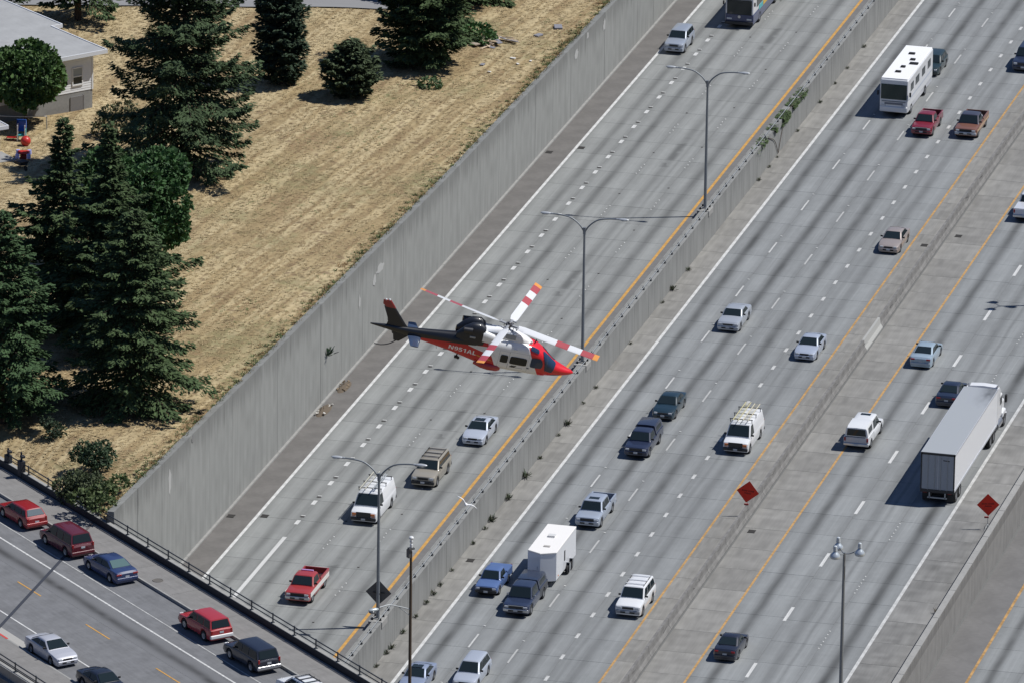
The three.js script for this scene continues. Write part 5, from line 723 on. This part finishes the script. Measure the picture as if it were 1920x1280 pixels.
function conifer(label, x, z, H, Rm, seed, o = {}) {
  const y = groundY(x, z), t = thing(o.name ?? 'conifer_tree', label, o.cat ?? 'tree', [x, y - .1, z], 0, o.group), r = rng(seed), lv = new Leaves(), limbs = [];
  const base = o.col ?? [.03, .052, .02], tip = o.tip ?? [.07, .115, .036], y0 = o.y0 ?? H * .08, droop = o.droop ?? .3, gap = o.gap ?? 0, NB = Math.round(H * (o.density ?? 11) * 1.15);
  mesh('trunk', bar(V(0, 0, 0), V((o.lean ?? 0), H * .97, 0), .022 * H, 9, .01), bark, t);
  const hue = base.map((v, i) => (v + tip[i]) / 2), leafCol = () => { const k = .78 + .44 * r(); return hue.map(v => v * k); }; // one needle colour, varying at random from spray to spray
  for (let i = 0; i < NB; i++) {
    const f = Math.pow(i / NB, .85), h = lerp(y0, H * .985, f), prof = o.prof ? interp(o.prof, f) : Math.pow(1 - f, .8) * (.88 + .12 * Math.sin(f * 40)) + .02;
    let len = Rm * prof * (.62 + .5 * r()) + .15; if (r() < gap) len *= 1.35; else if (r() < gap) len *= .5; const az = i * 2.39996 + (r() - .5) * .7, dx = Math.cos(az), dz = Math.sin(az);
    const dr = droop * (1 - f * .8) * (.6 + .8 * r()), lift = (o.lift ?? .15) * (.5 + r());
    const at = s => V(dx * len * s + (o.lean ?? 0) * h / H, h + len * (lift * s - dr * s * s * 1.3) + (o.up ?? .16) * len * Math.pow(s, 5), dz * len * s);
    limbs.push(bar(at(0), at(.45), .012 + .012 * len, 4, .01 + .006 * len), bar(at(.45), at(.9), .01 + .006 * len, 4, .006));
    const side = V(-dz, 0, dx), n = Math.max(8, Math.round(len * (o.leaves ?? 56)));
    for (let k = 0; k < n; k++) {
      const s = .1 + .9 * Math.pow(r(), .7), w = (o.width ?? .5) * len * .62 * (s < .25 ? s / .25 : 1 - .72 * (s - .25) / .75) * (r() * 2 - 1), c = at(s); c.addScaledVector(side, w); c.y += (r() - .5) * .14 * (1 + len * .3) - Math.abs(w) * .28;
      const fw = V(dx, -dr * 1.2 + (r() - .5) * .5, dz).addScaledVector(side, Math.sign(w) * (.5 + r() * .7)).normalize(), L = (o.ls ?? .3) * (.6 + .8 * r()), tw = side.clone().multiplyScalar(.7).add(V((r() - .5), (r() - .5) * .9, (r() - .5))).normalize();
      const wv = new THREE.Vector3().crossVectors(fw, tw); wv.crossVectors(fw, wv).normalize().multiplyScalar((o.lw ?? .08) * (.7 + .6 * r()));
      lv.quad(c, wv, fw.multiplyScalar(L), leafCol());
    }
  }
  mesh('crown', lv.build(), needleMat, t); mesh('limbs', limbs, barkDark, t); return t;
}
function leafy(label, x, z, lobes, seed, o = {}) { // lobes: [x,y,z,rx,ry,rz]
  const y = o.y ?? groundY(x, z), t = thing(o.name ?? 'broadleaf_tree', label, o.cat ?? 'tree', [x, y - .05, z], 0, o.group), r = rng(seed), lv = new Leaves(), br = [], base = o.col ?? [.03, .07, .022], tip = o.tip ?? [.085, .16, .04], hue = base.map((v, i) => (v + tip[i]) / 2), leafCol = () => { const k = .78 + .44 * r(); return hue.map(v => v * k); };
  if (o.trunk) { mesh('trunk', bar(V(0, 0, 0), V(0, o.trunk, 0), o.tr ?? .2, 9, (o.tr ?? .2) * .6), bark, t); } const b0 = V(0, o.trunk ?? .1, 0);
  for (const [lx, ly, lz, rx, ry, rz] of lobes) {
    const c = V(lx, ly, lz); br.push(bar(b0, c, .02 + .015 * rx, 5, .02)); const n = Math.round((o.dens ?? 150) * (rx * ry + ry * rz + rx * rz) * .5);
    // clumps on the shell of the lobe, each a spray of leaves
    for (let k = 0; k < n; k++) { const u = r() * 2 - 1, a = r() * Math.PI * 2, q = Math.sqrt(1 - u * u), d = V(q * Math.cos(a), u, q * Math.sin(a)), bump = .82 + .3 * noise(d.x * 3 + lx * 2, d.y * 3 + d.z * 3 + ly, seed), rad = bump * (.72 + .3 * Math.sqrt(r())); const p = V(lx + d.x * rx * rad, ly + d.y * ry * rad, lz + d.z * rz * rad); if (p.y < .05) continue;
      const nl = o.per ?? 3; for (let j = 0; j < nl; j++) { const fw = d.clone().add(V((r() - .5) * 1.6, (r() - .5) * 1.6 - .3, (r() - .5) * 1.6)).normalize(), tw = V(r() - .5, r() - .5, r() - .5), wv = new THREE.Vector3().crossVectors(fw, tw).normalize().multiplyScalar((o.lw ?? .09) * (.7 + .6 * r())); lv.quad(p.clone().add(V((r() - .5) * .2, (r() - .5) * .2, (r() - .5) * .2)), wv, fw.multiplyScalar((o.ls ?? .2) * (.7 + .6 * r())), leafCol()); } }
  }
  mesh('crown', lv.build(), o.mat ?? leafMat, t); mesh('limbs', br, barkDark, t); return t;
}
function lobesFor(seed, n, R, H, y0) { const r = rng(seed), out = [[0, y0 + H * .48, 0, R * .55, H * .34, R * .55]]; for (let k = 0; k < n; k++) { const a = k * 2.4 + r(), f = r(), d = R * (.42 + .38 * r()) * Math.sqrt(1 - Math.pow(f * 2 - 1, 2) * .6), s = R * (.26 + .24 * r()); out.push([Math.cos(a) * d, y0 + H * (.16 + .68 * f), Math.sin(a) * d, s, s * .85, s]); } return out; }
// big conifers in the yard and on the slope
conifer('tall open-branched cedar standing alone in the field beside the house', -29.1, -6.6, 20.5, 6.0, 11, { y0: 1.2, droop: .42, lift: .22, gap: .4, density: 9, up: .3, leaves: 66, width: .46, tip: [.06, .1, .04], prof: [[0, .75], [.15, 1], [.45, .8], [.75, .55], [1, .05]] });
conifer('tall pointed fir rising from the thick clump below the yard toys', -25.6, 37.5, 16.8, 5.2, 12, { density: 9, leaves: 70, gap: .25, prof: [[0, .9], [.25, 1], [.5, .62], [.68, .3], [.8, .13], [1, .02]] });
conifer('second pointed fir in the clump, in front of the round-crowned tree', -20.6, 42.0, 18.0, 5.4, 13, { density: 10, leaves: 66, gap: .25, prof: [[0, .9], [.25, 1], [.55, .55], [.72, .2], [.85, .1], [1, .02]] });
conifer('broad low-sweeping fir at the foot of the clump, shading the grass', -14.9, 55.0, 15.5, 5.6, 14, { y0: .8, droop: .4, density: 11, leaves: 46, prof: [[0, .85], [.15, 1], [.5, .72], [.8, .38], [1, .06]] });
conifer('dense fir above the bridge end by the round shrubs', -23.2, 60.5, 16.5, 5.2, 15, { density: 11, leaves: 48, prof: [[0, .75], [.2, 1], [.55, .7], [.85, .3], [1, .05]], tip: [.055, .12, .04] });
conifer('dark fir behind the dense fir near the street', -30.5, 50.5, 17, 4.8, 22, { density: 9, leaves: 46 });
leafy('round-crowned green broadleaf tree against the fir clump', -24.7, 22.4, lobesFor(21, 26, 4.4, 8.6, 1.5), 16, { trunk: 3.2, col: [.025, .075, .02], tip: [.06, .15, .035], dens: 95, ls: .26, lw: .12 });
conifer('dark narrow juniper column in the middle of the field', -28.9, -34.4, 8.6, 2.2, 17, { y0: .2, density: 18, droop: .1, lift: .35, leaves: 60, width: .8, prof: [[0, .7], [.15, .95], [.6, 1], [.85, .75], [1, .25]], col: [.02, .042, .024], tip: [.042, .07, .036], name: 'juniper_tree' });
conifer('small bushy young conifer alone on the dry field', -22.4, -32.8, 5.0, 2.5, 18, { y0: .15, density: 22, droop: .12, lift: .4, leaves: 55, width: .7, prof: [[0, .75], [.2, 1], [.55, .75], [.85, .35], [1, .08]], col: [.032, .055, .026], tip: [.075, .1, .042] });
conifer('wide spreading dark cedar near the heap of boards', -19.2, -45.0, 11.5, 4.4, 19, { y0: .3, density: 16, droop: .3, lift: .3, leaves: 55, width: .65, prof: [[0, .7], [.2, 1], [.6, .9], [.85, .5], [1, .1]] });
leafy('bright green bramble thicket under the wide cedar', -17.3, -53.6, [[0, .7, 0, 1.8, .9, 1.4], [-1.4, .7, .3, 1.2, .8, 1.1], [1.1, .5, .5, 1.1, .6, 1]], 23, { name: 'bramble_thicket', cat: 'shrub', dens: 170, col: [.035, .09, .025], tip: [.09, .2, .05] });
leafy('green bramble patch at the foot of the wide cedar', -17.0, -38.2, [[0, .35, 0, 1.0, .5, .9]], 24, { name: 'bramble_thicket', cat: 'shrub', dens: 170, col: [.04, .08, .03], tip: [.1, .18, .06] });
conifer('dark cedar whose low boughs reach in beyond the bramble thicket', -21.5, -66, 14, 5.6, 25, { y0: .6, density: 11, droop: .3 });
conifer('dark cedar beyond the wide spreading one, shading the grass', -30.5, -67, 15, 5.4, 26, { y0: .6, density: 10, droop: .3 });
leafy('leafy maple in front of the white house', -45.2, -15.2, lobesFor(31, 26, 3.1, 5.4, 1.3), 27, { trunk: 2.6, tr: .17, col: [.028, .075, .016], tip: [.085, .165, .03], dens: 110, ls: .28, lw: .14 });
conifer('tall dark fir behind the house by the street', -50.5, -47, 15, 4.2, 28, { density: 9, y0: 1.6 });
conifer('dark fir at the back corner of the house roof', -57.5, -42, 13, 5.0, 29, { density: 9, y0: 1 });
leafy('brownish straggly shrub under the lone cedar', -37.2, -14.6, [[0, 1.4, 0, 1.6, 1.4, 1.5], [.9, 2.2, .2, 1.1, 1.1, 1], [-1, .9, .3, 1, .9, 1]], 30, { name: 'garden_shrub', cat: 'shrub', dens: 70, col: [.05, .06, .025], tip: [.12, .13, .055] });
leafy('dark green round shrub in the grass above the bridge railing', -13.3, 69.6, lobesFor(41, 7, 1.7, 2.4, .1), 32, { name: 'round_shrub', cat: 'shrub', dens: 190, col: [.02, .05, .02], tip: [.05, .095, .035], ls: .16, lw: .07 });
leafy('olive green shrub leaning on the bridge railing', -12.9, 74.6, lobesFor(42, 9, 2.1, 2.6, 0), 33, { name: 'railing_shrub', cat: 'shrub', dens: 170, col: [.035, .055, .02], tip: [.085, .11, .04], ls: .17, lw: .07 });
leafy('small dark bush beside the path under the firs', -18.4, 63.4, lobesFor(43, 5, 1.0, 1.5, .1), 34, { name: 'dark_bush', cat: 'shrub', dens: 200, col: [.016, .04, .02], tip: [.035, .07, .03], ls: .15, lw: .06 });
leafy('green weeds sprouting along the end of the retaining wall', -10.2, 79.0, [[0, .2, -.6, .9, .5, 1.4], [-.5, .4, -2.8, .9, .6, 1.2], [-1.6, .4, -1, .8, .6, .8], [-.2, .2, -5.4, .7, .4, 1.3]], 35, { name: 'wall_weeds', cat: 'plant', dens: 170, col: [.05, .085, .025], tip: [.12, .16, .05], y: 11.4 });
// ivy over the parapet of the centre wall
{
  const t = thing('ivy', 'green ivy creeping over the parapet of the centre wall', 'plant', [9.02, 0, -58]), r = rng(51), lv = new Leaves();
  for (let k = 0; k < 5200; k++) { const z = (r() + r() - 1) * 10.5, m = noise(z * .9, 3, 52), m2 = noise(z * .45 + 9, 1, 53); const top = 2.78, low = lerp(2.3, .6, m2 * m), y = lerp(low, top, Math.pow(r(), .45)); if (noise(z * 1.6, y * 1.6, 54) < .4) continue; const x = y > 2.6 ? -.75 + r() * .85 : .02 + r() * .1; const d = V(.6 + r(), r() - .3, r() - .5).normalize(), wv = new THREE.Vector3().crossVectors(d, V(r() - .5, 1, r() - .5)).normalize().multiplyScalar(.06); const c = .6 + .8 * r(); lv.quad(V(x, y, z), wv, d.multiplyScalar(.14), [.075 * c, .125 * c, .035 * c]); }
  mesh('foliage', lv.build(), leafMat, t); mesh('stem', [tube([V(.05, .1, 2), V(.06, 1.4, 1), V(.02, 2.6, -1), V(.03, 2.7, -7)], .03, 16, 5), tube([V(.05, .1, 2), V(.05, 1.6, 3.5), V(.02, 2.6, 6)], .03, 12, 5)], bark, t);
}
// weeds at the foot of the centre wall, and one on the retaining wall
function weed(x, y, z, s, seed, label, group, col) { const t = thing('weed', label, 'plant', [x, y, z], seed, group), r = rng(seed * 13 + 5), lv = new Leaves(); for (let k = 0; k < 70; k++) { const a = r() * 6.28, e = .3 + r() * 1.1, d = V(Math.cos(a) * Math.cos(e), Math.sin(e), Math.sin(a) * Math.cos(e)), o = d.clone().multiplyScalar(s * r() * .7); const wv = new THREE.Vector3().crossVectors(d, V(r() - .5, r(), r() - .5)).normalize().multiplyScalar(s * .06); lv.quad(o, wv, d.multiplyScalar(s * (.3 + .5 * r())), col.map(v => v * (.6 + .9 * r()))); } mesh('foliage', lv.build(), leafMat, t); mesh('stem', bar(V(0, 0, 0), V(.02, s * .7, .02), .012 * (1 + s), 5, .006), bark, t); }
[[-22, .35], [-16.5, .5], [-13, .25], [-2, .25], [9.5, .3], [13.5, .25], [18.8, .55], [21.5, .25], [27.2, .3], [31.8, .6], [37, .5], [42.2, .55], [44, .3], [47.5, .3], [53.6, .25], [57, .35], [59, .4], [61, .35], [64, .3], [67.5, .35], [70.8, .4], [72, .35], [74.8, .3], [-48, .3], [-52, .25], [-63, .25], [-72, .3], [-78, .25], [-83, .25], [-90, .3], [-55, .2]].forEach(([z, s], i) => weed(9.22, 0, z, s * .9, i + 1, 'small dark weed growing at the foot of the centre wall', 'weeds at the foot of the centre wall', [.055, .068, .034]));
weed(-8.7, 5.4, 23.5, .75, 61, 'straggly green weed hanging from the retaining wall face', undefined, [.05, .085, .045]);
weed(45.3, 0, 52.4, .35, 62, 'tuft of dry weeds at the lower wall parapet', undefined, [.12, .1, .05]);
// dirt piles left on the asphalt at the foot of the retaining wall
for (const [z, s, lab] of [[20.6, 1.0, 'brown pile of dirt and leaves at the retaining wall foot'], [26.5, 1.1, 'pile of dirt with white rubbish at the retaining wall foot']]) {
  const t = thing('dirt_pile', lab, 'debris', [-8.15, LY, z]), r = rng(z * 10 | 0), g = grid(16, 10, (u, v) => { const a = u * Math.PI * 2, q = v; return V(Math.cos(a) * q * .42 * s, .26 * s * Math.pow(1 - q, .8) * (.6 + .8 * noise(u * 8, v * 4, z | 0, 8)), Math.sin(a) * q * 1.5 * s); }); mesh('mound', g, std([.12, .095, .07], 1), t); const lit = []; for (let k = 0; k < 14; k++) lit.push(box(.1 + r() * .2, .05, .06 + r() * .12, (r() - .5) * .7, .08 + r() * .12, (r() - .5) * 2.6, r(), r() * 3, r())); mesh('rubbish', lit, std(z > 25 ? [.5, .48, .44] : [.2, .15, .1], .9), t);
}
// dry grass: tufts standing in the mown field, and green weeds along the wall edge
{
  const r = rng(88), tuft = new THREE.BufferGeometry(), pos = []; for (let k = 0; k < 7; k++) { const a = k / 7 * 6.28 + r(), d = [Math.cos(a), Math.sin(a)], w = .035, l = .1 + .12 * r(), h = .05 + .06 * r(), px = d[0] * .03, pz = d[1] * .03; pos.push(px - d[1] * w, 0, pz + d[0] * w, px + d[1] * w, 0, pz - d[0] * w, px + d[0] * l, h, pz + d[1] * l); } tuft.setAttribute('position', new THREE.Float32BufferAttribute(pos, 3)); tuft.computeVertexNormals();
  const field = [], edge = []; const q = new THREE.Quaternion(), m4 = new THREE.Matrix4();
  const inHouse = (x, z) => { const dx = x + 41.58, dz = z + 22.08, u = dx * .772 + dz * .636, v = -dx * .636 + dz * .772; return u < .2 && u > -17.5 && v > -.2 && v < 13; };
  for (let k = 0; k < 150000; k++) { const x = -9.4 - Math.pow(r(), .9) * 52, z = -90 + r() * 175; const [u, v] = toUV(x, z); if (v > -8.2 || inHouse(x, z)) continue; field.push([x, z]); }
  const im = new THREE.InstancedMesh(tuft, new THREE.MeshStandardMaterial({ color: 0xffffff, roughness: 1, side: THREE.DoubleSide }), field.length); im.name = numbered('dry_grass'); im.userData = { kind: 'stuff', label: 'mown dry straw-coloured grass covering the hillside', category: 'grass' }; const col = new THREE.Color();
  field.forEach(([x, z], i) => { const s = .4 + r() * .75, row = noise((x * Math.cos(.06) + z * Math.sin(.06)) / 1.2, z * .04, 50), pch = noise(x * .1, z * .1, 61), near = clamp(1 - (-9.3 - x) / 3, 0, 1); q.setFromAxisAngle(V(0, 1, 0), r() * 6.28); m4.compose(V(x, groundY(x, z) - .01, z), q, V(s, s * (.7 + .6 * row), s)); im.setMatrixAt(i, m4); const k = .75 + .5 * r(); const gr = pch > .7 && r() < .1 || r() < near * .12; if (gr) col.setRGB(.15 * k, .17 * k, .07 * k); else col.setRGB(lerp(.27, .46, row) * k, lerp(.195, .37, row) * k, lerp(.1, .215, row) * k); im.setColorAt(i, col); });
  im.castShadow = im.receiveShadow = true; scene.add(im);
  for (let k = 0; k < 5200; k++) { const z = -95 + r() * 178; const d = noise(z * .35, 2, 71) * .7 + noise(z * 1.3, 5, 72) * .4; if (r() > d * 1.1 - .1) continue; edge.push([-9.15 - r() * r() * 1.3, z, d]); }
  const ie = new THREE.InstancedMesh(tuft, new THREE.MeshStandardMaterial({ color: 0xffffff, roughness: 1, side: THREE.DoubleSide }), edge.length); ie.name = numbered('edge_weeds'); ie.userData = { kind: 'stuff', label: 'green weeds and grass growing along the retaining wall top', category: 'weeds' };
  edge.forEach(([x, z, d], i) => { const s = .7 + r() * .9; q.setFromAxisAngle(V(0, 1, 0), r() * 6.28); m4.compose(V(x, Math.max(groundY(x, z), wallTop(z) - .06) - .02, z), q, V(s, s * (.8 + r()), s)); ie.setMatrixAt(i, m4); const k = .6 + .7 * r(); r() < .62 ? col.setRGB(.07 * k, .1 * k, .035 * k) : col.setRGB(.2 * k, .13 * k, .06 * k); ie.setColorAt(i, col); }); ie.castShadow = ie.receiveShadow = true; scene.add(ie);
}
renderer.render(scene, camera);
